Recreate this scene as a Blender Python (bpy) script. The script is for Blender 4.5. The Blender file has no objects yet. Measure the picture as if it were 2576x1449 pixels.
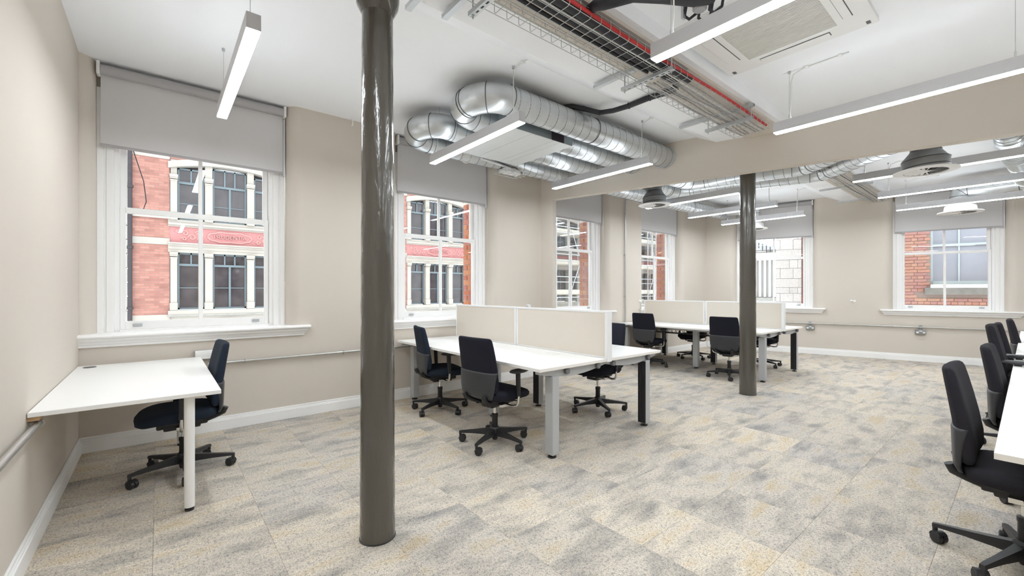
import bpy, bmesh, math, random
from mathutils import Vector, Matrix
random.seed(7)
sc = bpy.context.scene
COL = sc.collection
PI = math.pi
# ------------------------------------------------------------------ camera
F, CX, HOR, H = 1075.0, 1288.0, 732.0, 1.35
PHI = math.atan2(2590 - 1288, F)
cd = bpy.data.cameras.new('camera'); cam = bpy.data.objects.new('camera', cd); COL.objects.link(cam)
cd.sensor_width = 36; cd.lens = 36 * F / 2576; cd.shift_y = (HOR - 724.5) / 2576
cd.clip_start = 0.05; cd.clip_end = 300
cam.location = (0, 0, H); cam.rotation_euler = (PI / 2, 0, PHI - PI / 2)
sc.camera = cam
# ------------------------------------------------------------------ world / exposure
w = bpy.data.worlds.new('overcast_sky'); sc.world = w; w.use_nodes = True
bg = w.node_tree.nodes['Background']; bg.inputs[0].default_value = (0.90, 0.95, 1.0, 1); bg.inputs[1].default_value = 2.7
sc.view_settings.view_transform = 'Standard'; sc.view_settings.look = 'None'
sc.view_settings.gamma = 1; sc.view_settings.use_curve_mapping = False
sc.view_settings.exposure = 0.58
LED = 45.0
try:
    sc.cycles.max_bounces = 10; sc.cycles.diffuse_bounces = 7; sc.cycles.transparent_max_bounces = 16
    sc.cycles.sample_clamp_indirect = 8
    sc.cycles.caustics_reflective = False; sc.cycles.caustics_refractive = False
except Exception:
    pass

# ------------------------------------------------------------------ helpers
HB = PHI + math.atan((1288 + 215) / F)
D = Vector((math.cos(HB), math.sin(HB), 0)); N = Vector((math.sin(HB), -math.cos(HB), 0))
FW = Vector((math.cos(PHI), math.sin(PHI), 0)); RT = Vector((math.sin(PHI), -math.cos(PHI), 0))
YA, XL, ZC = 5.005, -0.515, 3.33
WB = Vector((11.134, 1.749, 0))

class MB:
    def __init__(s): s.v = []; s.f = []
    def add(s, vs, fs):
        o = len(s.v); s.v += [tuple(p) for p in vs]; s.f += [tuple(i + o for i in f) for f in fs]; return s
    def obox(s, c, a, b, d):
        c, a, b, d = Vector(c), Vector(a), Vector(b), Vector(d)
        vs = [c + a * i + b * j + d * k for k in (-1, 1) for j in (-1, 1) for i in (-1, 1)]
        return s.add(vs, [(0, 2, 3, 1), (4, 5, 7, 6), (0, 1, 5, 4), (2, 6, 7, 3), (0, 4, 6, 2), (1, 3, 7, 5)])
    def box(s, x0, x1, y0, y1, z0, z1):
        return s.obox(((x0 + x1) / 2, (y0 + y1) / 2, (z0 + z1) / 2), ((x1 - x0) / 2, 0, 0), (0, (y1 - y0) / 2, 0), (0, 0, (z1 - z0) / 2))
    def bar(s, p0, p1, wd, ht, up=(0, 0, 1)):
        p0, p1 = Vector(p0), Vector(p1); t = (p1 - p0); l = t.length; t.normalize()
        up = Vector(up); sd = t.cross(up)
        if sd.length < 1e-4: sd = t.cross(Vector((1, 0, 0)))
        sd.normalize(); u = sd.cross(t)
        return s.obox((p0 + p1) / 2, t * l / 2, sd * wd / 2, u * ht / 2)
    def prism(s, poly, z0, z1):
        k = len(poly)
        vs = [(p[0], p[1], z0) for p in poly] + [(p[0], p[1], z1) for p in poly]
        fs = [tuple(range(k))[::-1], tuple(range(k, 2 * k))] + [(i, (i + 1) % k, k + (i + 1) % k, k + i) for i in range(k)]
        return s.add(vs, fs)
    def loft(s, rings, cap=True):
        k = len(rings[0]); vs = [p for r in rings for p in r]; fs = []
        for a in range(len(rings) - 1):
            for i in range(k):
                j = (i + 1) % k
                fs.append((a * k + i, a * k + j, (a + 1) * k + j, (a + 1) * k + i))
        if cap: fs += [tuple(range(k))[::-1], tuple(range((len(rings) - 1) * k, len(rings) * k))]
        return s.add(vs, fs)
    def tube(s, pts, r, seg=10, cap=True, rot=0.0):
        pts = [Vector(p) for p in pts]; n = len(pts)
        rs = r if isinstance(r, (list, tuple)) else [r] * n
        t0 = (pts[1] - pts[0]).normalized()
        a = Vector((0, 0, 1)) if abs(t0.z) < 0.9 else Vector((1, 0, 0))
        u = (a - t0 * a.dot(t0)).normalized(); rings = []
        for i in range(n):
            t = ((pts[min(i + 1, n - 1)] - pts[i]).normalized() + (pts[i] - pts[max(i - 1, 0)]).normalized())
            t = t.normalized() if t.length > 1e-6 else t0
            u = (u - t * u.dot(t)).normalized(); v = t.cross(u)
            rings.append([pts[i] + (u * math.cos(rot + 2 * PI * q / seg) + v * math.sin(rot + 2 * PI * q / seg)) * rs[i] for q in range(seg)])
        return s.loft(rings, cap)
    def lathe(s, prof, c=(0, 0, 0), seg=20, axis=(0, 0, 1), cap=True):
        ax = Vector(axis).normalized(); a = Vector((1, 0, 0)) if abs(ax.x) < 0.9 else Vector((0, 1, 0))
        u = (a - ax * a.dot(ax)).normalized(); v = ax.cross(u); c = Vector(c)
        return s.loft([[c + ax * z + (u * math.cos(2 * PI * q / seg) + v * math.sin(2 * PI * q / seg)) * r for q in range(seg)] for r, z in prof], cap)
    def ring(s, c, ax, R, r, seg=24, tube=6):
        ax = Vector(ax).normalized(); a = Vector((0, 0, 1)) if abs(ax.z) < 0.9 else Vector((1, 0, 0))
        u = (a - ax * a.dot(ax)).normalized(); v = ax.cross(u); c = Vector(c); vs = []; fs = []
        for i in range(seg):
            th = 2 * PI * i / seg; e = u * math.cos(th) + v * math.sin(th)
            for j in range(tube):
                ph = 2 * PI * j / tube
                vs.append(c + e * (R + r * math.cos(ph)) + ax * r * math.sin(ph))
        for i in range(seg):
            for j in range(tube):
                fs.append((i * tube + j, ((i + 1) % seg) * tube + j, ((i + 1) % seg) * tube + (j + 1) % tube, i * tube + (j + 1) % tube))
        return s.add(vs, fs)
    def mesh(s, name, smooth=0, bevel=0.0, bseg=1):
        me = bpy.data.meshes.new(name); bm = bmesh.new()
        vv = [bm.verts.new(p) for p in s.v]
        for f in s.f:
            try: bm.faces.new([vv[i] for i in f])
            except ValueError: pass
        bmesh.ops.recalc_face_normals(bm, faces=bm.faces)
        if bevel:
            bmesh.ops.bevel(bm, geom=[e for e in bm.edges if e.calc_face_angle(0) > 0.6], offset=bevel, segments=bseg, affect='EDGES', profile=0.6, clamp_overlap=True)
        bm.to_mesh(me); bm.free()
        if smooth:
            me.shade_smooth()
            try: me.set_sharp_from_angle(angle=math.radians(smooth))
            except Exception: pass
        return me
    def build(s, name, m, parent=None, smooth=0, bevel=0.0, bseg=1):
        return link(name, s.mesh(name, smooth, bevel, bseg), m, parent)

def link(name, me, m=None, parent=None):
    if m is not None and not me.materials: me.materials.append(m)
    o = bpy.data.objects.new(name, me); COL.objects.link(o)
    if parent is not None:
        o.parent = parent
        if parent.get('_w'): o.location = -parent.location
    return o
def inst(src, parent, loc=(0, 0, 0), rot=(0, 0, 0)):
    o = src.copy(); COL.objects.link(o); o.parent = parent; o.location = loc; o.rotation_euler = rot
    return o
def tag(o, label, cat, group=None, kind=None):
    if label: o['label'] = label
    if cat: o['category'] = cat
    if group: o['group'] = group
    if kind: o['kind'] = kind
    return o
def thing(name, label, cat, loc=(0, 0, 0), rotz=0, group=None, world=True, kind=None):
    """Empty at the thing's base. world=True: parts are given in world coordinates."""
    o = bpy.data.objects.new(name, None); COL.objects.link(o); o.empty_display_size = 0.1
    o.location = loc; o.rotation_euler = (0, 0, rotz)
    o['_w'] = 1 if world else 0
    return tag(o, label, cat, group, kind)
def copy_tree(src, parent=None):
    c = src.copy(); COL.objects.link(c)
    if parent is not None: c.parent = parent
    for ch in [o for o in src.children]: copy_tree(ch, c)
    return c

# ------------------------------------------------------------------ materials
def pm(name, col, rough=0.5, metal=0.0, var=0.05, scale=6.0, bump=0.0, bscale=60.0, spec=0.5, coat=0.0, stretch=None):
    m = bpy.data.materials.new(name); m.use_nodes = True; nt = m.node_tree; b = nt.nodes['Principled BSDF']
    b.inputs['Roughness'].default_value = rough; b.inputs['Metallic'].default_value = metal
    b.inputs['Specular IOR Level'].default_value = spec
    if coat: b.inputs['Coat Weight'].default_value = coat; b.inputs['Coat Roughness'].default_value = 0.08
    tc = nt.nodes.new('ShaderNodeTexCoord'); out = tc.outputs['Object']
    if stretch:
        mp = nt.nodes.new('ShaderNodeMapping'); mp.inputs['Scale'].default_value = stretch
        nt.links.new(out, mp.inputs[0]); out = mp.outputs[0]
    nz = nt.nodes.new('ShaderNodeTexNoise'); nz.inputs['Scale'].default_value = scale; nz.inputs['Detail'].default_value = 3
    nt.links.new(out, nz.inputs['Vector'])
    mx = nt.nodes.new('ShaderNodeMix'); mx.data_type = 'RGBA'
    mx.inputs[6].default_value = tuple(max(0, c * (1 - var)) for c in col) + (1,)
    mx.inputs[7].default_value = tuple(min(1, c * (1 + var)) for c in col) + (1,)
    nt.links.new(nz.outputs[0], mx.inputs[0]); nt.links.new(mx.outputs[2], b.inputs['Base Color'])
    if bump:
        n2 = nt.nodes.new('ShaderNodeTexNoise'); n2.inputs['Scale'].default_value = bscale; n2.inputs['Detail'].default_value = 2
        nt.links.new(out, n2.inputs['Vector'])
        bp = nt.nodes.new('ShaderNodeBump'); bp.inputs['Strength'].default_value = bump; bp.inputs['Distance'].default_value = 0.01
        nt.links.new(n2.outputs[0], bp.inputs['Height']); nt.links.new(bp.outputs[0], b.inputs['Normal'])
    return m
def emis(name, col, strength):
    m = bpy.data.materials.new(name); m.use_nodes = True; nt = m.node_tree
    nt.nodes.remove(nt.nodes['Principled BSDF']); e = nt.nodes.new('ShaderNodeEmission')
    e.inputs[0].default_value = col + (1,); e.inputs[1].default_value = strength
    nt.links.new(e.outputs[0], nt.nodes['Material Output'].inputs[0]); return m
def glass_mat(name, tint=(0.97, 0.985, 0.98), refl=0.5):
    m = bpy.data.materials.new(name); m.use_nodes = True; nt = m.node_tree
    nt.nodes.remove(nt.nodes['Principled BSDF'])
    tr = nt.nodes.new('ShaderNodeBsdfTransparent'); tr.inputs[0].default_value = tint + (1,)
    gl = nt.nodes.new('ShaderNodeBsdfGlossy'); gl.inputs['Roughness'].default_value = 0.0
    lw = nt.nodes.new('ShaderNodeFresnel'); lw.inputs[0].default_value = 1.45
    nz = nt.nodes.new('ShaderNodeTexNoise'); nz.inputs['Scale'].default_value = 1.2
    bp = nt.nodes.new('ShaderNodeBump'); bp.inputs['Strength'].default_value = 0.02; bp.inputs['Distance'].default_value = 0.02
    nt.links.new(nz.outputs[0], bp.inputs['Height']); nt.links.new(bp.outputs[0], gl.inputs['Normal'])
    ml = nt.nodes.new('ShaderNodeMath'); ml.operation = 'MULTIPLY'; ml.inputs[1].default_value = refl
    mx = nt.nodes.new('ShaderNodeMixShader')
    nt.links.new(lw.outputs[0], ml.inputs[0]); nt.links.new(ml.outputs[0], mx.inputs[0])
    nt.links.new(tr.outputs[0], mx.inputs[1]); nt.links.new(gl.outputs[0], mx.inputs[2])
    nt.links.new(mx.outputs[0], nt.nodes['Material Output'].inputs[0]); return m
def fabric_mat(name, col):
    m = pm(name, col, 0.9, var=0.03, scale=140, spec=0.15); nt = m.node_tree
    b = nt.nodes['Principled BSDF']; tl = nt.nodes.new('ShaderNodeBsdfTranslucent'); tl.inputs[0].default_value = col + (1,)
    mx = nt.nodes.new('ShaderNodeMixShader'); mx.inputs[0].default_value = 0.12
    nt.links.new(b.outputs[0], mx.inputs[1]); nt.links.new(tl.outputs[0], mx.inputs[2]); nt.links.new(mx.outputs[0], nt.nodes['Material Output'].inputs[0])
    return m
def carpet_mat():
    m = bpy.data.materials.new('carpet_tile'); m.use_nodes = True; nt = m.node_tree; b = nt.nodes['Principled BSDF']
    b.inputs['Roughness'].default_value = 0.95; b.inputs['Specular IOR Level'].default_value = 0.1
    L = nt.links.new
    g = nt.nodes.new('ShaderNodeNewGeometry'); oi = nt.nodes.new('ShaderNodeObjectInfo')
    def noise(scale, detail, vec, wmul=0.0, rough=0.5):
        n = nt.nodes.new('ShaderNodeTexNoise'); n.noise_dimensions = '4D'; n.inputs['Scale'].default_value = scale
        n.inputs['Detail'].default_value = detail; n.inputs['Roughness'].default_value = rough; L(vec, n.inputs['Vector'])
        if wmul:
            k = nt.nodes.new('ShaderNodeMath'); k.operation = 'MULTIPLY'; k.inputs[1].default_value = wmul
            L(oi.outputs['Random'], k.inputs[0]); L(k.outputs[0], n.inputs['W'])
        return n.outputs[0]
    def ramp(val, stops):
        r = nt.nodes.new('ShaderNodeValToRGB'); e = r.color_ramp.elements
        while len(e) < len(stops): e.new(0.5)
        for i, (p, c) in enumerate(stops): e[i].position = p; e[i].color = tuple(c) + (1,)
        L(val, r.inputs[0]); return r.outputs[0]
    mp = nt.nodes.new('ShaderNodeMapping'); mp.inputs['Scale'].default_value = (1.0, 2.6, 1.0); L(g.outputs['Position'], mp.inputs[0])
    big = noise(2.4, 4, mp.outputs[0], 40.0, 0.6)
    base = ramp(big, [(0.30, (0.33, 0.325, 0.325)), (0.42, (0.465, 0.445, 0.42)), (0.54, (0.61, 0.578, 0.535)), (0.68, (0.57, 0.495, 0.375))])
    tin = ramp(oi.outputs['Random'], [(0.0, (0.86, 0.86, 0.88)), (0.35, (1.0, 0.97, 0.92)), (0.65, (0.94, 0.92, 0.90)), (1.0, (1.08, 1.04, 0.97))])
    m1 = nt.nodes.new('ShaderNodeMix'); m1.data_type = 'RGBA'; m1.blend_type = 'MULTIPLY'; m1.inputs[0].default_value = 1
    L(base, m1.inputs[6]); L(tin, m1.inputs[7])
    sp = noise(150, 3, g.outputs['Position'], 0, 0.7)
    spk = ramp(sp, [(0.36, (0.40, 0.41, 0.45)), (0.47, (0.97, 0.96, 0.95)), (0.60, (1.15, 1.13, 1.09))])
    sp2 = noise(62, 2, g.outputs['Position'], 0, 0.6)
    spk2 = ramp(sp2, [(0.34, (0.66, 0.67, 0.70)), (0.47, (0.99, 0.985, 0.97)), (0.62, (1.08, 1.07, 1.04))])
    m3 = nt.nodes.new('ShaderNodeMix'); m3.data_type = 'RGBA'; m3.blend_type = 'MULTIPLY'; m3.inputs[0].default_value = 1
    L(spk, m3.inputs[6]); L(spk2, m3.inputs[7]); spk = m3.outputs[2]
    m2 = nt.nodes.new('ShaderNodeMix'); m2.data_type = 'RGBA'; m2.blend_type = 'MULTIPLY'; m2.inputs[0].default_value = 1
    L(m1.outputs[2], m2.inputs[6]); L(spk, m2.inputs[7]); L(m2.outputs[2], b.inputs['Base Color'])
    bp = nt.nodes.new('ShaderNodeBump'); bp.inputs['Strength'].default_value = 0.35; bp.inputs['Distance'].default_value = 0.004
    L(sp, bp.inputs['Height']); L(bp.outputs[0], b.inputs['Normal']); return m
def brick_mat(name, c1, c2, mortar, scale=1.0, axis='XZ', rowh=0.075, bw=0.225):
    m = bpy.data.materials.new(name); m.use_nodes = True; nt = m.node_tree; b = nt.nodes['Principled BSDF']; L = nt.links.new
    b.inputs['Roughness'].default_value = 0.9; b.inputs['Specular IOR Level'].default_value = 0.2
    tc = nt.nodes.new('ShaderNodeTexCoord'); sx = nt.nodes.new('ShaderNodeSeparateXYZ'); L(tc.outputs['Object'], sx.inputs[0])
    cb = nt.nodes.new('ShaderNodeCombineXYZ'); L(sx.outputs['X' if axis[0] == 'X' else 'Y'], cb.inputs[0]); L(sx.outputs['Z'], cb.inputs[1])
    br = nt.nodes.new('ShaderNodeTexBrick'); L(cb.outputs[0], br.inputs['Vector'])
    br.inputs['Color1'].default_value = c1 + (1,); br.inputs['Color2'].default_value = c2 + (1,); br.inputs['Mortar'].default_value = mortar + (1,)
    br.inputs['Scale'].default_value = 1.0; br.inputs['Mortar Size'].default_value = 0.006; br.inputs['Brick Width'].default_value = bw; br.inputs['Row Height'].default_value = rowh
    br.inputs['Bias'].default_value = 0.0
    nz = nt.nodes.new('ShaderNodeTexNoise'); nz.inputs['Scale'].default_value = 3.0; L(tc.outputs['Object'], nz.inputs['Vector'])
    mx = nt.nodes.new('ShaderNodeMix'); mx.data_type = 'RGBA'; mx.blend_type = 'MULTIPLY'; mx.inputs[0].default_value = 0.35
    L(br.outputs[0], mx.inputs[6]); L(nz.outputs[0], mx.inputs[7]); L(mx.outputs[2], b.inputs['Base Color'])
    return m
def rand_mat(name, cols, rough=0.9, bump=0.2):
    m = bpy.data.materials.new(name); m.use_nodes = True; nt = m.node_tree; b = nt.nodes['Principled BSDF']; L = nt.links.new
    b.inputs['Roughness'].default_value = rough; b.inputs['Specular IOR Level'].default_value = 0.2
    oi = nt.nodes.new('ShaderNodeObjectInfo'); r = nt.nodes.new('ShaderNodeValToRGB'); e = r.color_ramp.elements
    while len(e) < len(cols): e.new(0.5)
    for i, c in enumerate(cols): e[i].position = i / (len(cols) - 1); e[i].color = c + (1,)
    L(oi.outputs['Random'], r.inputs[0])
    tc = nt.nodes.new('ShaderNodeTexCoord'); nz = nt.nodes.new('ShaderNodeTexNoise'); nz.inputs['Scale'].default_value = 25; L(tc.outputs['Object'], nz.inputs['Vector'])
    mr = nt.nodes.new('ShaderNodeMapRange'); mr.inputs[3].default_value = 0.75; mr.inputs[4].default_value = 1.2; L(nz.outputs[0], mr.inputs[0])
    mx = nt.nodes.new('ShaderNodeMix'); mx.data_type = 'RGBA'; mx.blend_type = 'MULTIPLY'; mx.inputs[0].default_value = 1
    L(r.outputs[0], mx.inputs[6]); L(mr.outputs[0], mx.inputs[7]); L(mx.outputs[2], b.inputs['Base Color'])
    bp = nt.nodes.new('ShaderNodeBump'); bp.inputs['Strength'].default_value = bump; bp.inputs['Distance'].default_value = 0.005
    L(nz.outputs[0], bp.inputs['Height']); L(bp.outputs[0], b.inputs['Normal']); return m

M = dict(
    wall=pm('beige_wall_paint', (0.635, 0.578, 0.512), 0.75, var=0.02, scale=1.2, bump=0.03, bscale=180),
    ceil=pm('white_ceiling_paint', (0.935, 0.955, 0.985), 0.85, var=0.01, scale=1.0, bump=0.02, bscale=120),
    white=pm('white_gloss_paint', (0.89, 0.885, 0.875), 0.35, var=0.015, scale=4),
    pvc=pm('white_plastic', (0.84, 0.84, 0.83), 0.4, var=0.02),
    carpet=carpet_mat(),
    column=pm('olive_grey_gloss_paint', (0.080, 0.073, 0.060), 0.20, var=0.10, scale=5, bump=0.5, bscale=38, spec=0.6, coat=0.4, stretch=(1, 1, 0.35)),
    blind=fabric_mat('grey_blind_fabric', (0.71, 0.70, 0.705)),
    blindbar=pm('grey_blind_tube', (0.42, 0.41, 0.42), 0.5, var=0.02),
    alu=pm('silver_grey_aluminium', (0.66, 0.665, 0.69), 0.45, metal=0.35, var=0.02),
    desk=pm('white_laminate', (0.90, 0.90, 0.885), 0.32, var=0.01, scale=3),
    edge=pm('white_edge_band', (0.84, 0.81, 0.76), 0.5, var=0.01),
    leg=pm('silver_powder_coat', (0.50, 0.515, 0.53), 0.42, metal=0.3, var=0.02),
    dark=pm('black_plastic', (0.02, 0.02, 0.022), 0.45, var=0.1),
    shell=pm('charcoal_plastic', (0.035, 0.037, 0.042), 0.42, var=0.08),
    fabric=pm('black_navy_fabric', (0.016, 0.017, 0.026), 0.95, var=0.25, scale=220, bump=0.25, bscale=500, spec=0.2),
    fabric2=pm('black_grey_fabric', (0.022, 0.021, 0.026), 0.95, var=0.25, scale=220, bump=0.25, bscale=500, spec=0.2),
    fabric3=pm('black_blue_fabric', (0.016, 0.024, 0.04), 0.9, var=0.25, scale=220, bump=0.25, bscale=500, spec=0.25),
    chrome=pm('chrome', (0.72, 0.71, 0.69), 0.18, metal=1.0, var=0.02),
    knob=pm('grey_rubber', (0.16, 0.16, 0.165), 0.6, var=0.05),
    screen=pm('cream_screen_fabric', (0.70, 0.645, 0.57), 0.95, var=0.03, scale=90, spec=0.1),
    frame=pm('white_screen_frame', (0.84, 0.84, 0.845), 0.4, var=0.01),
    galv=pm('galvanised_steel', (0.62, 0.645, 0.66), 0.36, metal=0.85, var=0.16, scale=9, bump=0.05, bscale=30),
    seam=pm('dark_galvanised_seam', (0.12, 0.125, 0.13), 0.5, metal=0.6, var=0.1),
    galvdark=pm('dull_grey_duct', (0.27, 0.28, 0.285), 0.42, metal=0.5, var=0.1),
    box=pm('pale_sheet_steel', (0.66, 0.68, 0.68), 0.5, metal=0.3, var=0.03),
    boxside=pm('blue_grey_sheet_steel', (0.30, 0.35, 0.37), 0.4, metal=0.6, var=0.1),
    purple=pm('dark_flexible_collar', (0.025, 0.018, 0.028), 0.7, var=0.3, scale=20),
    wire=pm('zinc_wire', (0.55, 0.57, 0.56), 0.35, metal=0.8, var=0.06),
    strut=pm('zinc_strut', (0.56, 0.585, 0.60), 0.4, metal=0.6, var=0.1, scale=15),
    pipe=pm('galvanised_conduit', (0.55, 0.55, 0.53), 0.35, metal=0.75, var=0.1, scale=12),
    lagging=pm('black_pipe_lagging', (0.018, 0.018, 0.022), 0.6, var=0.2, bump=0.15, bscale=25),
    red=pm('red_cable_sheath', (0.52, 0.02, 0.02), 0.45, var=0.08),
    greycable=pm('grey_cable_sheath', (0.34, 0.34, 0.35), 0.5, var=0.1),
    whitecable=pm('white_cable_sheath', (0.72, 0.72, 0.70), 0.5, var=0.05),
    grille=pm('grey_mesh_grille', (0.74, 0.725, 0.70), 0.6, var=0.05, scale=300),
    wood=pm('pine_batten', (0.55, 0.36, 0.19), 0.7, var=0.15, scale=12, stretch=(1, 8, 1)),
    added_ledup=emis('added_led_glow', (0.90, 0.955, 1.0), 4.0),  # emission for the strip added to lift the ceiling brightness
    led=emis('led_diffuser', (0.90, 0.955, 1.0), LED),
    glass=glass_mat('window_glass'),
    sockmetal=pm('grey_metal_socket', (0.30, 0.31, 0.315), 0.45, metal=0.5, var=0.08),
    mesh=pm('black_cable_mesh', (0.012, 0.012, 0.012), 0.6, var=0.1),
    stone=pm('pale_sandstone', (0.33, 0.30, 0.265), 0.9, var=0.16, scale=2.2, bump=0.2, bscale=30),
    stonedk=pm('weathered_stone', (0.25, 0.24, 0.22), 0.9, var=0.3, scale=6, bump=0.3, bscale=30),
    terra=pm('red_terracotta', (0.37, 0.155, 0.15), 0.8, var=0.15, scale=3),
    terra_lit=pm('terracotta_relief_lit', (0.44, 0.215, 0.20), 0.8, var=0.15, scale=8),  # paler terracotta, relief shading put into the colour of the carvings
    bluefr=pm('blue_grey_window_paint', (0.115, 0.145, 0.16), 0.5, var=0.06),
    facade=brick_mat('orange_red_brickwork', (0.30, 0.135, 0.11), (0.42, 0.205, 0.165), (0.24, 0.17, 0.15)),
    mortar=pm('mortar', (0.32, 0.25, 0.22), 0.95, var=0.15, scale=20),
    brick=rand_mat('red_orange_brick', [(0.40, 0.135, 0.09), (0.47, 0.19, 0.10), (0.38, 0.15, 0.13), (0.50, 0.22, 0.12), (0.42, 0.16, 0.13)]),
    brickpale=rand_mat('pale_red_brick', [(0.46, 0.22, 0.17), (0.50, 0.27, 0.20), (0.42, 0.22, 0.21), (0.52, 0.31, 0.22), (0.44, 0.24, 0.22)]),
    brickdark=rand_mat('dark_red_brick', [(0.20, 0.07, 0.06), (0.26, 0.09, 0.07), (0.15, 0.08, 0.08)]),
    ashlar=rand_mat('pale_ashlar_block', [(0.46, 0.43, 0.41), (0.50, 0.475, 0.455), (0.44, 0.415, 0.40)], bump=0.3),
    palestone=pm('white_weathered_stone', (0.46, 0.445, 0.425), 0.9, var=0.1, scale=3),
    ironwk=pm('dark_ironwork', (0.03, 0.024, 0.028), 0.7, var=0.1),
    pane_dark=pm('dark_window_glass', (0.05, 0.042, 0.045), 0.05, var=0.7, scale=2.5, spec=0.5),
    pane_blue=pm('grey_blue_window_glass', (0.36, 0.38, 0.44), 0.15, var=0.15, scale=2, spec=0.8),
    scaf=pm('galvanised_scaffold_tube', (0.48, 0.50, 0.52), 0.4, metal=0.5, var=0.08),
    board=pm('pale_scaffold_board', (0.52, 0.48, 0.41), 0.8, var=0.1),
    void_shade=pm('duct_void_shade', (0.03, 0.03, 0.032), 0.9, var=0.2),  # near-black colour standing in for shade inside the diffuser neck
    grommet=pm('grey_plastic_grommet', (0.10, 0.10, 0.105), 0.5, var=0.05),
)

# ------------------------------------------------------------------ structure: room shell
def frame_pt(O, U, V):
    return lambda u, v, z: O + U * u + V * v + Vector((0, 0, z))
UA, VA, OA = Vector((1, 0, 0)), Vector((0, 1, 0)), Vector((0, YA, 0))
UB, VB, OB = -D, N, WB.copy()
PA, PB = frame_pt(OA, UA, VA), frame_pt(OB, UB, VB)
TH = 0.55
WIN_A = [(-0.42, 1.055), (2.305, 3.745), (4.955, 6.415), (7.63, 9.095)]
WIN_B = [(-2.73, -1.245), (0.05, 1.555)]
UC = -3.371          # room corner on wall B
def build_wall(name, P, us, ue, wins, label=None):
    mb = MB()
    def slab(poly, z0, z1):
        pts = [P(a, b, 0) for a, b in poly]
        mb.prism([(p.x, p.y) for p in pts], z0, z1)
    slab([(us, 0), (ue, 0), (ue, TH), (us, TH)], 0, 0.95)
    R, dv = 0.13, 0.15
    edges = [us] + [e for wv in wins for e in wv] + [ue]
    for k in range(0, len(edges), 2):
        a, b = edges[k], edges[k + 1]
        poly = []
        if k == 0: poly += [(a, 0)]
        else: poly += [(a + R * (1 - math.cos(t)), dv * (1 - math.sin(t))) for t in [i * PI / 16 for i in range(9)]]
        if k + 2 >= len(edges): poly += [(b, 0), (b, TH)]
        else:
            poly += [(b - R * (1 - math.cos(t)), dv * (1 - math.sin(t))) for t in [i * PI / 16 for i in range(8, -1, -1)]]
            poly += [(b, 0.32), (b + 0.12, 0.32), (b + 0.12, TH)]
        if k == 0: poly += [(a, TH)]
        else: poly += [(a - 0.12, TH), (a - 0.12, 0.32), (a, 0.32)]
        slab(poly, 0.95, ZC)
    for a, b in wins:
        slab([(a, 0.19), (b, 0.19), (b, TH), (a, TH)], 3.12, ZC)
    o = mb.build(name, M['wall'], smooth=40); o['kind'] = 'structure'
    return o
wall_front = build_wall('wall_front', PA, XL - 0.2, 10.27 + 0.0, WIN_A)
wall_right = build_wall('wall_right', PB, UC - 0.0, 8.2, WIN_B)
o = MB().box(XL - 0.2, XL, -6.0, YA + 0.0, 0, ZC).build('wall_left', M['wall']); o['kind'] = 'structure'
xr = (PB(8.2, 0, 0)).x; yb = PB(8.2, 0, 0).y
o = MB().box(XL - 0.2, xr + 0.6, yb - 0.2, yb, 0, ZC).build('wall_back', M['wall']); o['kind'] = 'structure'
c0 = PB(UC, 0, 0)
o = MB().prism([(XL - 0.2, yb - 0.2), (xr + 0.6, yb - 0.2), (xr + 0.6, yb), (c0.x + 0.62, YA + TH + 0.02), (XL - 0.2, YA + TH + 0.02)], ZC, ZC + 0.1).build('ceiling', M['ceil']); o['kind'] = 'structure'
# sloped-side bulkhead under the ceiling, carrying the cable tray
mb = MB()
def xB(y): return WB.x + (y - WB.y) * D.x / D.y      # inner face of right wall at y
prof = [(2.74, ZC), (2.51, 3.222), (1.75, 3.222), (1.75, ZC)]
mb.loft([[(XL, y, z) for y, z in prof], [(xB(y), y, z) for y, z in prof]])
o = mb.build('trim_1', M['ceil']); o['kind'] = 'structure'
mb = MB(); pr = [(2.18, 3.222), (2.18, 3.195), (1.80, 3.195), (1.80, 3.222)]
mb.loft([[(XL, y, z) for y, z in pr], [(xB(y), y, z) for y, z in pr]])
o = mb.build('trim_2', M['wall']); o['kind'] = 'structure'
# baseboards
def baseboard(name, P, us, ue):
    mb = MB()
    for z0, z1, d in ((0, 0.10, 0.022), (0.10, 0.112, 0.016), (0.112, 0.132, 0.011)):
        pts = [P(us, -d, 0), P(ue, -d, 0), P(ue, 0, 0), P(us, 0, 0)]
        mb.prism([(p.x, p.y) for p in pts], z0, z1)
    o = mb.build(name, M['white'], bevel=0.003); o['kind'] = 'structure'
baseboard('baseboard_front', PA, XL, 10.25)
baseboard('baseboard_right', PB, UC + 0.02, 8.2)
PLf = frame_pt(Vector((XL, 0, 0)), Vector((0, 1, 0)), Vector((-1, 0, 0)))
baseboard('baseboard_left', PLf, -5.5, YA)

# floor: sub-floor slab with carpet tiles laid on it
fl = MB().prism([(XL - 0.2, yb - 0.2), (xr + 0.6, yb - 0.2), (c0.x + 0.62, YA + TH), (XL - 0.2, YA + TH)], -0.12, -0.006).build('floor', M['mortar']); fl['kind'] = 'structure'
room = [(XL, yb), (xr, yb), (c0.x, c0.y), (XL, YA)]
def clip(poly):
    for i in range(4):
        a, b = room[i], room[(i + 1) % 4]; out = []
        def ins(p): return (b[0] - a[0]) * (p[1] - a[1]) - (b[1] - a[1]) * (p[0] - a[0])
        for j in range(len(poly)):
            p, q = poly[j], poly[(j + 1) % len(poly)]; ip, iq = ins(p), ins(q)
            if ip >= 0: out.append(p)
            if ip * iq < 0:
                t = ip / (ip - iq); out.append((p[0] + (q[0] - p[0]) * t, p[1] + (q[1] - p[1]) * t))
        poly = out
        if len(poly) < 3: return []
    return poly
tiles = []; ts = 0.5
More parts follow.
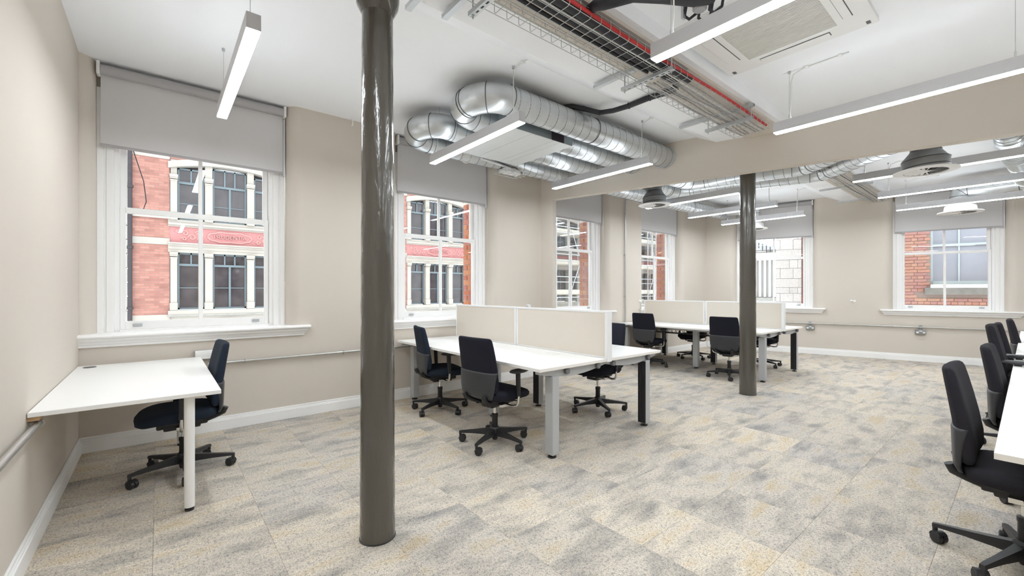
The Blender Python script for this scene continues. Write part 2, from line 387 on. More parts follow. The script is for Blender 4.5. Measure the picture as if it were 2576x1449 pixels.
for i in range(-1, 29):
    for j in range(-13, 11):
        x0, y0 = XL + 0.24 + (i - 0.5) * ts, 0.31 + j * ts; g = 0.0006
        poly = clip([(x0 + g, y0 + g), (x0 + ts - g, y0 + g), (x0 + ts - g, y0 + ts - g), (x0 + g, y0 + ts - g)])
        if not poly: continue
        cx, cy = sum(p[0] for p in poly) / len(poly), sum(p[1] for p in poly) / len(poly)
        vis = False
        for p in poly + [(cx, cy)]:
            v = Vector((p[0], p[1], -H)); dpt = v.dot(FW)
            if dpt > 0.3 and abs(v.dot(RT)) / dpt < 1.21 and H * F / dpt < 730: vis = True
        tiles.append((not vis, Vector((cx, cy, 0)).dot(FW), x0, y0, poly))
tiles.sort(key=lambda t: (t[0], t[1]))
tile_me = MB().box(0.0006, ts - 0.0006, 0.0006, ts - 0.0006, -0.006, 0).mesh('carpet_tile'); tile_me.materials.append(M['carpet'])
rest = MB()
for k, (nv, dpt, x0, y0, poly) in enumerate(tiles):
    if k < 300 and not nv:
        full = len(poly) == 4 and abs((poly[2][0] - poly[0][0]) - (ts - 0.0012)) < 1e-4 and abs((poly[2][1] - poly[0][1]) - (ts - 0.0012)) < 1e-4
        if full:
            o = link('carpet_tile', tile_me, None, fl); o.location = (x0, y0, 0)
        else:
            MB().prism(poly, -0.006, 0).build('carpet_tile', M['carpet'], fl)
    else: rest.prism(poly, -0.006, 0)
o = rest.build('carpet_tile_field', M['carpet'], fl); o['kind'] = 'stuff'

# downstand beam with its stub of wall, and the two columns
B0 = Vector((4.738, YA, 0)); dn = -D
def beam_poly(s0, s1, t0=0.0, t1=0.115):
    return [tuple((B0 + dn * s + N * t)[:2]) for s, t in ((s0, t0), (s1, t0), (s1, t1), (s0, t1))]
bt = thing('downstand_beam', 'beige boxed-in beam crossing the room below the ceiling', 'beam', (B0.x, B0.y, 0))
MB().prism(beam_poly(0.0, 11.2), 2.795, ZC).build('beam_casing', M['wall'], bt)
MB().prism(beam_poly(0.0, 0.213), 0, 2.795).build('wall_nib', M['wall'], bt)
def column(label, x, y, r0, r1, collar):
    t = thing('cast_iron_column', label, 'column', (x, y, 0), world=False)
    mb = MB(); prof = [(r0, 0.0)]
    for i in range(1, 40):
        f = i / 39; prof.append((r0 + (r1 - r0) * f + 0.0012 * math.sin(i * 2.3), ZC * f if not collar else 2.90 * f))
    mb.lathe(prof, seg=40); mb.build('shaft', M['column'], t, smooth=60)
    if collar:
        MB().lathe([(r1, 2.86), (r1 + 0.028, 2.915), (r1 + 0.034, 2.95), (r1 + 0.034, 3.05), (r1 + 0.06, 3.10), (r1 + 0.07, ZC)], seg=40).build('capital', M['column'], t, smooth=50)
    MB().lathe([(r0 + 0.004, 0.0), (r0 + 0.004, 0.004), (r0, 0.006)], seg=32).build('base_ring', M['dark'], t, smooth=40)
column('tall glossy olive-grey iron column standing alone in the foreground', 0.927, 2.285, 0.093, 0.082, True)
column('olive-grey iron column standing behind the beam beside the far desks', 5.951, 2.353, 0.101, 0.090, False)

# ------------------------------------------------------------------ windows and blinds
def build_window(idx, P, U, V, u0, u1, sill0=None, sill1=None):
    t = thing('window_%d' % idx, None, None, P((u0 + u1) / 2, 0, 0), kind='structure')
    def bx(mb, a, b, v0, v1, z0, z1):
        c = P((a + b) / 2, (v0 + v1) / 2, (z0 + z1) / 2)
        mb.obox(c, U * (b - a) / 2, V * (v1 - v0) / 2, (0, 0, (z1 - z0) / 2)); return mb
    cas = MB()
    for s in (0, 1):
        def q(a): return u0 + a if s == 0 else u1 - a
        for a, b, v in ((0.0, 0.045, 0.155), (0.045, 0.06, 0.168), (0.06, 0.11, 0.160), (0.11, 0.145, 0.185)):
            bx(cas, min(q(a), q(b)), max(q(a), q(b)), v, 0.32, 0.98, 3.13)
    bx(cas, u0, u1, 0.165, 0.30, 3.0, 3.13); bx(cas, u0 + 0.145, u1 - 0.145, 0.17, 0.34, 0.975, 1.002)
    cas.build('casing', M['white'], t, bevel=0.003)
    a0, a1 = u0 + 0.148, u1 - 0.148; mid = (a0 + a1) / 2
    lo = MB()
    bx(lo, a0, a0 + 0.038, 0.21, 0.25, 1.002, 2.108); bx(lo, a1 - 0.038, a1, 0.21, 0.25, 1.002, 2.108)
    bx(lo, a0 + 0.038, a1 - 0.038, 0.21, 0.25, 1.002, 1.075); bx(lo, a0 + 0.038, a1 - 0.038, 0.205, 0.25, 2.058, 2.108)
    bx(lo, mid - 0.018, mid + 0.018, 0.212, 0.248, 1.075, 2.058)
    lo.build('lower_sash', M['white'], t, bevel=0.003)
    up = MB()
    bx(up, a0, a0 + 0.045, 0.262, 0.30, 2.06, 3.06); bx(up, a1 - 0.045, a1, 0.262, 0.30, 2.06, 3.06)
    bx(up, a0 + 0.045, a1 - 0.045, 0.262, 0.30, 2.065, 2.10); bx(up, a0 + 0.045, a1 - 0.045, 0.262, 0.30, 3.0, 3.06)
    bx(up, mid - 0.016, mid + 0.016, 0.264, 0.298, 2.10, 3.0)
    up.build('upper_sash', M['white'], t, bevel=0.003)
    for z0, z1, v, e in ((1.075, 2.058, 0.23, 0.038), (2.10, 3.0, 0.28, 0.045)):
        for a, b in ((a0 + e, mid - 0.017), (mid + 0.017, a1 - e)):
            bx(MB(), a, b, v - 0.002, v + 0.002, z0, z1).build('pane', M['glass'], t)
    for c in (a0 + 0.12, a1 - 0.12):
        mb = MB(); bx(mb, c - 0.033, c + 0.033, 0.198, 0.211, 1.038, 1.052); bx(mb, c - 0.033, c + 0.033, 0.203, 0.211, 1.024, 1.038)
        mb.build('sash_lift', M['strut'], t)
    s0, s1 = (u0 - 0.21 if sill0 is None else sill0), (u1 + 0.21 if sill1 is None else sill1)
    prof = [(0.17, 0.985), (-0.062, 0.985), (-0.074, 0.978), (-0.078, 0.966), (-0.072, 0.955), (-0.060, 0.950), (-0.052, 0.944), (-0.050, 0.930), (-0.034, 0.912), (-0.030, 0.900), (-0.022, 0.894), (-0.020, 0.876), (0.0, 0.876), (0.0, 0.90), (0.17, 0.90)]
    def rg(base, sg, wallend):
        return [P(base + (0 if wallend else sg * (v + 0.078) * (1 if v < 0 else 0) + sg * (0.078 if v >= 0 else 0)) if z < 0.952 else base, v, z) for v, z in prof]
    # nose full length, mouldings mitred back at free ends; stops short inside the opening at v>0
    sl = MB(); sl.loft([rg(s0, 1, sill0 is not None), rg(s1, -1, sill1 is not None)])
    so = sl.build('window_sill', M['white'], t, smooth=25)
    return t
def build_blind(label, P, U, V, u0, u1, zb):
    a, b = u0 + 0.03, u1 - 0.03
    t = thing('roller_blind', label, 'blind', P((a + b) / 2, 0.09, zb), group='roller blinds at the windows')
    def bx(mb, a, b, v0, v1, z0, z1):
        mb.obox(P((a + b) / 2, (v0 + v1) / 2, (z0 + z1) / 2), U * (b - a) / 2, V * (v1 - v0) / 2, (0, 0, (z1 - z0) / 2)); return mb
    bx(MB(), a, b, 0.108, 0.110, zb + 0.02, 3.25).build('fabric', M['blind'], t)
    bx(MB(), a - 0.002, b + 0.002, 0.103, 0.115, zb, zb + 0.024).build('bottom_bar', M['blindbar'], t, bevel=0.003)
    MB().tube([P(a, 0.09, 3.262), P(b, 0.09, 3.262)], 0.043, 20).build('roller_tube', M['blindbar'], t, smooth=40)
    for e in (a - 0.013, b + 0.013):
        bx(MB(), e - 0.012, e + 0.012, 0.045, 0.135, 3.205, 3.318).build('bracket', M['pvc'], t, bevel=0.008, bseg=2)
    MB().tube([P(b + 0.012, 0.07, 3.21), P(b + 0.012, 0.075, 1.45)], 0.0025, 5).build('pull_chain', M['wire'], t)
    bx(MB(), b + 0.006, b + 0.018, 0.11, 0.14, zb - 0.02, 3.2).build('side_guide', M['alu'], t)
    return t
nm = ['first window beside the left wall', 'second window behind the near desks', 'third window just past the beam', 'fourth window above the far desks']
for i, (a, b) in enumerate(WIN_A):
    build_window(i + 1, PA, UA, VA, a, b, sill0=XL if i == 0 else None)
    build_blind('grey roller blind half lowered in the ' + nm[i], PA, UA, VA, a, b, 2.605)
for i, (a, b) in enumerate(WIN_B):
    build_window(i + 5, PB, UB, VB, a, b)
    build_blind('grey roller blind half lowered in the ' + ['end-wall window behind the second column', 'end-wall window facing a brick wall'][i], PB, UB, VB, a, b, 2.53 if i == 0 else 2.495)
# brick outer reveals, seen through the right-hand side of the openings
def reveal_bricks(parent, P, U, V, u1, mat):
    full = half = None; uf = u1 - 0.12
    ang = math.atan2(U.y, U.x)
    for k in range(22):
        z0 = 0.98 + k * 0.077
        segs = [(0.335, 0.548)] if k % 2 == 0 else [(0.335, 0.437), (0.447, 0.548)]
        for v0, v1 in segs:
            L = v1 - v0
            key = 'full' if L > 0.15 else 'half'
            me = BR.get((key, mat.name))
            if me is None:
                me = MB().box(-0.014, 0.004, -L / 2, L / 2, -0.0335, 0.0335).mesh('brick', bevel=0.003); me.materials.append(mat); BR[(key, mat.name)] = me
            o = link('brick', me, None, parent); o.location = P(uf, (v0 + v1) / 2, z0 + 0.034); o.rotation_euler = (0, 0, ang)
BR = {}
for a, b in WIN_A[1:]: reveal_bricks(wall_front, PA, UA, VA, b, M['brick'])
reveal_bricks(wall_right, PB, UB, VB, WIN_B[0][1], M['brickdark'])

# ------------------------------------------------------------------ pendant lights
PW, PH, PZ = 0.072, 0.094, 2.80
def pendant(label, x, y0, y1, cable=0, conduit=True):
    t = thing('pendant_light', label, 'light', (x, (y0 + y1) / 2, PZ), group='linear pendant lights')
    mb = MB(); h = PW / 2
    mb.box(x - h, x + h, y0, y1, PZ + PH - 0.004, PZ + PH)
    for s in (-1, 1): mb.box(x + s * h - (0.004 if s > 0 else 0), x + s * h + (0.004 if s < 0 else 0), y0, y1, PZ + 0.004, PZ + PH - 0.004)
    for yy in (y0, y1 - 0.003): mb.box(x - h + 0.004, x + h - 0.004, yy, yy + 0.003, PZ + 0.004, PZ + PH - 0.004)
    mb.build('housing', M['alu'], t)
    MB().box(x - h + 0.002, x + h - 0.002, y0 + 0.003, y1 - 0.003, PZ - 0.002, PZ + 0.012).build('diffuser', M['led'], t)
    MB().box(x - h + 0.012, x + h - 0.012, y0 + 0.02, y1 - 0.02, PZ + PH, PZ + PH + 0.002).build('added_uplight', M['added_ledup'], t)  # upward glow added to brighten the ceiling
    for yy in (y0 + 0.12, y1 - 0.12):
        wv = MB(); wv.tube([(x, yy, PZ + PH), (x, yy, ZC)], 0.0018, 5); wv.tube([(x, yy, PZ + PH), (x, yy, PZ + PH + 0.045)], 0.006, 8); wv.lathe([(0.011, 0), (0.011, 0.022)], (x, yy, ZC - 0.022), 10)
        wv.build('suspension_wire', M['wire'], t)
    if cable:
        yy = y0 + 0.13 if cable < 0 else y1 - 0.13
        cb = MB(); cb.tube([(x + 0.012, yy, PZ + PH), (x + 0.02, yy + 0.01, PZ + PH + 0.06), (x + 0.012, yy, PZ + PH + 0.14), (x + 0.010, yy, ZC - 0.10), (x + 0.012, yy - 0.02, ZC - 0.03), (x + 0.012, yy - 0.10, ZC - 0.008), (x + 0.012, yy - 0.42, ZC - 0.006)], 0.005, 6)
        cb.build('power_cable', M['whitecable'], t, smooth=60)
        for q in (0.12, 0.36):
            MB().box(x - 0.012, x + 0.036, yy - q - 0.014, yy - q + 0.014, ZC - 0.014, ZC).build('cable_clip', M['pvc'], t, bevel=0.004)
pend = [
    (0.405, 2.745, 4.31, 0, 'white-lit linear pendant hanging beside the left wall before the first window'),
    (2.405, 2.775, 4.34, -1, 'linear pendant hanging in front of the silver ventilation box'),
    (4.325, 2.745, 4.31, -1, 'linear pendant hanging just before the beam under the spiral ducts'),
    (2.405, -0.06, 1.51, 1, 'linear pendant hanging beneath the cable tray at the top of the picture'),
    (4.385, -0.06, 1.50, 1, 'longest-looking linear pendant at the right, hanging before the beam'),
    (6.635, 2.745, 4.30, 0, 'linear pendant past the beam partly hidden by the round grey diffuser'),
    (8.135, 2.745, 4.32, -1, 'linear pendant past the beam crossing behind the second column, higher one'),
    (9.545, 2.745, 4.31, -1, 'linear pendant nearest the end-wall window behind the second column'),
    (7.14, -0.06, 1.50, 1, 'linear pendant past the beam partly hidden by the large round diffuser'),
    (8.68, -0.06, 1.51, 1, 'linear pendant past the beam, middle of the three at the right'),
    (10.27, -0.06, 1.53, 1, 'linear pendant at the right nearest the end wall above the white diffuser'),
]
for x, a, b, cbl, lab in pend: pendant(lab, x, a, b, cbl)
# unseen pendants added for light, continuing the rows overhead and behind the camera
pendant('unseen linear pendant added for light overhead beside the left wall', 0.405, -0.06, 1.51, 0)
for x in (0.405, 2.405, 4.385, 7.14, 9.0):
    pendant('unseen linear pendant added for light behind the viewer', x, -3.0, -1.43, 0)

# ------------------------------------------------------------------ office chair
def rrect(cx, cy, hx, hy, z, n=24, e=3.2, bend=0.0, tilt=0.0):
    r = []
    for i in range(n):
        th = 2 * PI * i / n; c, s_ = math.cos(th), math.sin(th)
        x = hx * math.copysign(abs(c) ** (2 / e), c); y = hy * math.copysign(abs(s_) ** (2 / e), s_)
        r.append((cx + x + bend * (y / 0.22) ** 2 + 0.0, cy + y, z + tilt * x))
    return r
def chair_meshes():
    m = {}
    # seat cushion (faces +x)
    rings = []
    for z, hx, hy, cx in ((0.418, 0.185, 0.20, 0.03), (0.424, 0.225, 0.232, 0.03), (0.445, 0.242, 0.245, 0.035), (0.47, 0.245, 0.247, 0.035), (0.488, 0.232, 0.236, 0.03), (0.497, 0.195, 0.20, 0.02), (0.499, 0.12, 0.13, 0.0)):
        rings.append([(x, y, zz - 0.035 * max(0, (x - 0.12) / 0.16) ** 2) for x, y, zz in rrect(cx, 0, hx, hy, z, 28, 3.4)])
    m['seat'] = MB().loft(rings).mesh('seat', smooth=60)
    m['seat_pan'] = MB().loft([rrect(0.02, 0, 0.10, 0.11, 0.395, 24), rrect(0.02, 0, 0.17, 0.18, 0.408, 24), rrect(0.03, 0, 0.20, 0.215, 0.424, 24)]).mesh('seat_pan', smooth=50)
    # upholstered backrest
    def bx_(z): return -0.190 - 0.068 * max(0, (z - 0.56) / 0.40) ** 1.2 - 0.035 * math.sin(max(0, min(1, (z - 0.48) / 0.5)) * PI) * 0.0 - 0.03 * max(0, (0.62 - z) / 0.14) * 0.0
    rings = []
    for z, hw, ht in ((0.495, 0.185, 0.012), (0.502, 0.203, 0.026), (0.53, 0.212, 0.036), (0.60, 0.216, 0.038), (0.70, 0.218, 0.036), (0.80, 0.216, 0.033), (0.88, 0.212, 0.030), (0.935, 0.206, 0.027), (0.95, 0.200, 0.022), (0.957, 0.188, 0.012)):
        rings.append(rrect(bx_(z), 0, ht, hw, z, 28, 4.0, bend=0.022))
    m['backrest'] = MB().loft(rings).mesh('backrest', smooth=60)
    # rear plastic shell wrapping the lower back
    rings = []
    for z, hw, ht, dx in ((0.437, 0.145, 0.010, -0.010), (0.445, 0.175, 0.014, -0.022), (0.475, 0.198, 0.016, -0.034), (0.53, 0.210, 0.020, -0.034), (0.60, 0.217, 0.026, -0.026), (0.655, 0.221, 0.034, -0.012), (0.668, 0.221, 0.036, -0.006), (0.672, 0.214, 0.030, -0.004)):
        rings.append(rrect(bx_(z) + dx, 0, ht, hw, z, 28, 4.0, bend=0.022))
    m['back_shell'] = MB().loft(rings).mesh('back_shell', smooth=60)
    # levers joining the shell to the mechanism
    mb = MB()
    for s in (-1, 1):
        mb.tube([(-0.245, s * 0.125, 0.47), (-0.232, s * 0.12, 0.435), (-0.185, s * 0.10, 0.408), (-0.10, s * 0.075, 0.375), (-0.03, s * 0.06, 0.352)], [0.022, 0.021, 0.018, 0.017, 0.015], 8)
    m['back_lever'] = mb.mesh('back_lever', smooth=60)
    mb = MB(); mb.box(-0.10, 0.12, -0.07, 0.07, 0.335, 0.385); mb.box(-0.14, 0.16, -0.10, -0.075, 0.36, 0.41); mb.box(-0.14, 0.16, 0.075, 0.10, 0.36, 0.41)
    m['mechanism'] = mb.mesh('mechanism', bevel=0.012, bseg=2)
    mb = MB(); mb.box(-0.05, 0.05, -0.135, 0.135, 0.345, 0.372); mb.tube([(0.13, -0.15, 0.375), (0.13, 0.15, 0.375)], 0.006, 8)
    m['chrome_plate'] = mb.mesh('chrome_plate', bevel=0.004)
    m['gas_lift'] = MB().tube([(0, 0, 0.255), (0, 0, 0.345)], 0.014, 14).mesh('gas_lift', smooth=50)
    m['gas_sleeve'] = MB().lathe([(0.020, 0.035), (0.026, 0.05), (0.026, 0.235), (0.029, 0.24), (0.029, 0.262), (0.016, 0.266)], seg=18).mesh('gas_sleeve', smooth=40)
    m['hub'] = MB().lathe([(0.022, 0.062), (0.036, 0.068), (0.046, 0.10), (0.044, 0.135), (0.032, 0.15)], seg=20).mesh('hub', smooth=50)
    # one star leg along +x
    def sec(x, w_, z0, z1): return [(x, -w_, z0), (x, w_, z0), (x, w_ * 0.8, z1), (x, -w_ * 0.8, z1)]
    mb = MB(); mb.loft([sec(0.02, 0.026, 0.075, 0.138), sec(0.10, 0.022, 0.080, 0.125), sec(0.20, 0.017, 0.082, 0.111), sec(0.305, 0.014, 0.079, 0.098), sec(0.325, 0.012, 0.074, 0.094)])
    mb.tube([(0.315, 0, 0.092), (0.315, 0, 0.048)], 0.011, 10)
    m['leg'] = mb.mesh('leg', smooth=35)
    mb = MB()
    for s in (-1, 1):
        mb.lathe([(0.012, -0.011), (0.027, -0.011), (0.029, -0.006), (0.029, 0.006), (0.026, 0.011), (0.01, 0.012)], (0, s * 0.014, 0.029), 18, (0, 1, 0))
    mb.tube([(0, -0.006, 0.03), (0, 0.006, 0.03)], 0.02, 10)
    hood = [(0.033 * math.cos(t), 0.029 + 0.033 * math.sin(t)) for t in [PI * (0.05 + 0.75 * i / 8) for i in range(9)]]
    mb.loft([[(x, -0.022, z), (x, 0.022, z), (x * 0.88, 0.022, 0.029 + (z - 0.029) * 0.88), (x * 0.88, -0.022, 0.029 + (z - 0.029) * 0.88)] for x, z in hood])
    m['caster'] = mb.mesh('caster', smooth=40)
    # armrest at +y side
    m['arm_post'] = MB().loft([rrect(0.03, 0.262, 0.018, 0.012, 0.455, 12), rrect(0.025, 0.264, 0.022, 0.013, 0.54, 12), rrect(0.02, 0.266, 0.022, 0.014, 0.66, 12)]).mesh('arm_post', smooth=40)
    m['arm_pad'] = MB().loft([rrect(0.045, 0.258, 0.07, 0.025, 0.652, 20, 2.6), rrect(0.045, 0.258, 0.105, 0.038, 0.662, 20, 2.6), rrect(0.045, 0.258, 0.11, 0.041, 0.672, 20, 2.6), rrect(0.045, 0.258, 0.095, 0.032, 0.683, 20, 2.6)]).mesh('arm_pad', smooth=60)
    m['arm_bracket'] = MB().tube([(0.0, 0.10, 0.372), (0.015, 0.20, 0.362), (0.028, 0.245, 0.372), (0.03, 0.262, 0.40), (0.03, 0.263, 0.465)], 0.011, 10).mesh('arm_bracket', smooth=60)
    mats = dict(seat='fabric', seat_pan='dark', backrest='fabric', back_shell='shell', back_lever='dark', mechanism='dark', chrome_plate='chrome', gas_lift='chrome', gas_sleeve='dark', hub='dark', leg='dark', caster='dark', arm_post='dark', arm_pad='shell', arm_bracket='chrome')
    for k, v in mats.items(): m[k].materials.append(M[v])
    return m
CM = chair_meshes()
def mir(me):
    key = me.name + '_m'
    if key not in CM:
        c = me.copy(); c.transform(Matrix.Scale(-1, 4, (0, 1, 0))); c.flip_normals(); CM[key] = c
    return CM[key]
def chair(label, x, y, face, base=-12, lift=0.0, fab=None, group='black office chairs', armx=0.0):
    t = thing('office_chair', label, 'chair', (x, y, 0), 0, group, world=False)
    fr = math.radians(face)
    def part(nm_, me, parent=t, rot=fr, z=lift):
        o = link(nm_, me, None, parent); o.rotation_euler = (0, 0, rot); o.location = (0, 0, z); return o
    for k in ('seat', 'backrest'):
        o = part(k, CM[k])
        if fab: o.material_slots[0].link = 'OBJECT'; o.material_slots[0].material = M[fab]
    for k in ('seat_pan', 'back_shell', 'back_lever', 'mechanism', 'chrome_plate'): part(k, CM[k])
    part('gas_lift', CM['gas_lift']); part('gas_sleeve', CM['gas_sleeve'], z=0); part('hub', CM['hub'], z=0)
    for i in range(5):
        l = link('leg', CM['leg'], None, t); l.rotation_euler = (0, 0, math.radians(base + 72 * i))
        c = link('caster', CM['caster'], None, l); c.location = (0.315, 0, 0); c.rotation_euler = (0, 0, random.uniform(-1.4, 1.4))
        c.location = (0.315 - 0.02 * math.cos(c.rotation_euler[2]), -0.02 * math.sin(c.rotation_euler[2]), 0)
    for s in (0, 1):
        g = (lambda k: CM[k]) if s == 0 else (lambda k: mir(CM[k]))
        a = part('armrest', g('arm_post'))
        a.location = (armx * math.cos(fr), armx * math.sin(fr), lift)
        for k in ('arm_pad', 'arm_bracket'):
            link(k, g(k), None, a)
    return t
chair('blue-black office chair tucked under the white corner table', 0.140, 4.02, 182, -16, fab='fabric3')
chair('black office chair nearest the viewer at the near desks, back turned', 2.30, 3.025, 6, -12)
chair('black office chair at the near desks close to the window wall', 2.458, 4.259, -14, -12, fab='fabric3')
chair('black office chair on the far side of the near desks', 3.845, 3.124, 183, 25, 0.02)
chair('black office chair at the far desks close to the window wall, back turned', 6.852, 4.383, 2, -12)
chair('black office chair at the far desks beside the second column, back turned', 6.85, 2.98, 4, -12)
chair('black office chair on the far side of the far desks beneath the cable net', 8.284, 4.31, 185, 23)
chair('black office chair on the far side of the far desks beside the front leg', 8.40, 3.08, 182, 25)
chair('charcoal office chair nearest the viewer at the right-hand desk row', 3.21, 0.012, -91, 13, 0.01, fab='fabric2')
chair('charcoal office chair second along the right-hand desk row', 4.42, -0.06, -91, 10, 0.02, fab='fabric2')
chair('tall-set charcoal office chair third along the right-hand desk row, arm over the desk', 5.62, -0.03, -90, 20, 0.10, fab='fabric2', armx=-0.11)
chair('charcoal office chair fourth along the right-hand desk row, mostly hidden', 6.75, -0.04, -88, 30, 0.06, fab='fabric2')
chair('charcoal office chair farthest along the right-hand desk row', 8.0, -0.095, -88, 10, 0.05, fab='fabric2')

# ------------------------------------------------------------------ corner table
ct = thing('corner_table', 'white rectangular table pushed into the corner under the first window', 'table', (-0.108, 4.07, 0))
MB().box(XL + 0.004, 0.298, 3.20, 4.915, 0.712, 0.737).build('tabletop', M['desk'], ct, bevel=0.002)
for x, y in ((0.144, 3.30), (0.146, 4.74)):
    l = MB().tube([(x, y, 0.022), (x, y, 0.712)], 0.0275, 24).build('leg', M['white'], ct, smooth=50)
    MB().lathe([(0.024, 0.0), (0.024, 0.012), (0.018, 0.014), (0.018, 0.026)], (x, y, 0), 18).build('foot', M['dark'], l).location = (0, 0, 0)
MB().lathe([(0.04, 0), (0.04, 0.003), (0.03, 0.004)], (-0.43, 4.80, 0.737), 24).build('grommet', M['grommet'], ct, smooth=40)
MB().box(XL, XL + 0.045, 3.215, 4.90, 0.690, 0.712).build('wall_batten', M['wood'], ct)

# ------------------------------------------------------------------ bench desks
def bench(label, x0, x1, y0, y1, zt=0.744, screens=True, simple=False):
    """long axis along y; x0..x1 is the width across both sides"""
    t = thing('bench_desk', label, 'desk', ((x0 + x1) / 2, (y0 + y1) / 2, 0), group='bench desks')
    xm = (x0 + x1) / 2; ym = (y0 + y1) / 2; th = 0.025
    for a, b in ((x0, xm - 0.035), (xm + 0.035, x1)):
        for c, d_ in ((y0, ym - 0.0015), (ym + 0.0015, y1)):
            o = MB().box(a, b, c, d_, zt - th + 0.0006, zt).build('desktop', M['desk'], t, bevel=0.0015)
            e = MB().box(a + 0.0002, b - 0.0002, c - 0.0008, d_ + 0.0008, zt - th, zt - 0.0015).build('edge_band', M['edge'], o)
            e.location = (0, 0, 0)
    lx0, lx1 = x0 + 0.20, x1 - 0.20
    def leg(x, y, inner):
        mb = MB(); hw = 0.037
        mb.box(x - hw, x + hw, y - 0.045, y + 0.045, 0.028, zt - 0.085)
        l = mb.build('leg', M['leg'], t, bevel=0.006, bseg=2)
        MB().lathe([(0.034, 0.0), (0.036, 0.004), (0.034, 0.012), (0.014, 0.014), (0.014, 0.03)], (x, y, 0), 16).build('foot', M['dark'], l).location = (0, 0, 0)
        if inner:      # black cable channel on the inward face
            sg = -1 if x > xm else 1
            mb = MB()
            for k in (-0.03, -0.010, 0.010, 0.03): mb.box(x + sg * hw, x + sg * (hw + 0.012), y + k - 0.008, y + k + 0.008, 0.04, zt - 0.10)
            mb.box(x + sg * hw, x + sg * (hw + 0.006), y - 0.042, y + 0.042, 0.035, zt - 0.095)
            mb.build('cable_channel', M['dark'], l).location = (0, 0, 0)
        MB().box(x - 0.02, x + 0.02, y - 0.02, y + 0.02, zt - 0.085, zt - 0.06).build('leg_bracket', M['chrome'], l).location = (0, 0, 0)
    for y in (y0 + 0.065, y1 - 0.065):
        leg(lx0, y, False); leg(lx1, y, True)
        # bowed end beam carrying the desktops
        pts = []; pts2 = []; n_ = 18
        for i in range(n_ + 1):
            f = i / n_; x = x0 + 0.035 + (x1 - x0 - 0.07) * f
            g = abs(2 * f - 1)                      # 1 at ends, 0 centre
            bow = 0.5 - 0.5 * math.cos(PI * min(1, abs((f * 2) % 1.0 - 0.5) * 2)) if False else math.sin(PI * ((f * 2) % 1.0)) if 0 < f < 1 else 0
            zb = zt - th - 0.030 - 0.048 * bow
            pts.append((x, zb)); pts2.append((x, zt - th - 0.006))
        yb0, yb1 = (y - 0.022, y + 0.022)
        rings = [[(a[0], yb0, a[1]), (a[0], yb1, a[1]), (b[0], yb1, b[1]), (b[0], yb0, b[1])] for a, b in zip(pts, pts2)]
        MB().loft(rings).build('end_beam', M['leg'], t, smooth=30)
        if y < ym:
            for k in (x0 + 0.335, xm - 0.12, xm + 0.10, x1 - 0.19):
                MB().lathe([(0.022, 0), (0.025, 0.006), (0.025, 0.030), (0.019, 0.036)], (k, y - 0.02, zt - th - 0.030), 16, (0, -1, 0)).build('beam_knob', M['knob'], t, smooth=40)
    for x in (xm - 0.33, xm + 0.33): leg(x, ym, x > xm)
    for x in (lx0 + 0.06, lx1 - 0.06):
        MB().box(x - 0.02, x + 0.02, y0 + 0.10, y1 - 0.10, zt - th - 0.05, zt - th).build('long_rail', M['leg'], t)
    if screens:
        for a, b in ((y0 + 0.012, ym - 0.008), (ym + 0.008, y1 - 0.012)):
            s = MB().box(xm - 0.012, xm + 0.012, a + 0.022, b - 0.022, zt + 0.01, zt + 0.408).build('screen_panel', M['screen'], t)
            fr = MB()
            fr.box(xm - 0.016, xm + 0.016, a, b, zt + 0.408, zt + 0.428)
            for q in (a, b - 0.022): fr.box(xm - 0.016, xm + 0.016, q, q + 0.022, zt - 0.02, zt + 0.408)
            fr.box(xm - 0.016, xm + 0.016, a + 0.022, b - 0.022, zt - 0.012, zt + 0.01)
            fr.build('screen_frame', M['frame'], s, bevel=0.003).location = (0, 0, 0)
        # end posts
        for q in (y0 - 0.012,):
            MB().box(xm - 0.033, xm + 0.033, q, q + 0.022, zt - 0.03, zt + 0.428).build('screen_post', M['frame'], t, bevel=0.004)
    return t, xm, ym
b1, xm1, ym1 = bench('near bench desk with cream divider screens by the second window', 2.262, 3.962, 2.405, 4.955)
b2, xm2, ym2 = bench('far bench desk with cream divider screens by the corner of the room', 6.70, 8.44, 2.455, 4.97)
# socket lids on the near bench
for bb, px, py in ((b1, 2.95, 2.95), (b1, 2.95, 4.1), (b2, 7.35, 4.15)):
    MB().box(px - 0.04, px + 0.04, py - 0.07, py + 0.07, 0.744, 0.7475).build('cable_port', M['pvc'], bb, bevel=0.001)
# black expanding cable net below the far bench
net = thing('cable_net', 'black expanding cable net slung beneath the far bench desk', 'cable net', (xm2 - 0.05, 3.9, 0.55))
for s in (-1, 1):
    for k in range(26):
        ya = 2.75 + k * 0.078
        if ya > 4.75: break
        mb = MB(); x = xm2 - 0.05 + s * 0.11
        mb.tube([(x, ya, 0.56), (x - s * 0.02, ya + 0.08 * (1 if k % 2 else 0.6), 0.62 + 0.02 * (k % 3)), (x, ya + 0.09, 0.70)], 0.003, 5)
        mb.tube([(x, ya + 0.08, 0.56), (x - s * 0.01, ya + 0.03, 0.63), (x, ya, 0.70)], 0.003, 5)
        mb.build('net_strand', M['mesh'], net)
mb = MB(); mb.box(xm2 - 0.16, xm2 + 0.06, 2.75, 4.75, 0.553, 0.559)
for s in (-1, 1): mb.tube([(xm2 - 0.05 + s * 0.11, 2.75, 0.70), (xm2 - 0.05 + s * 0.11, 4.75, 0.70)], 0.005, 6)
mb.build('net_tray', M['mesh'], net)
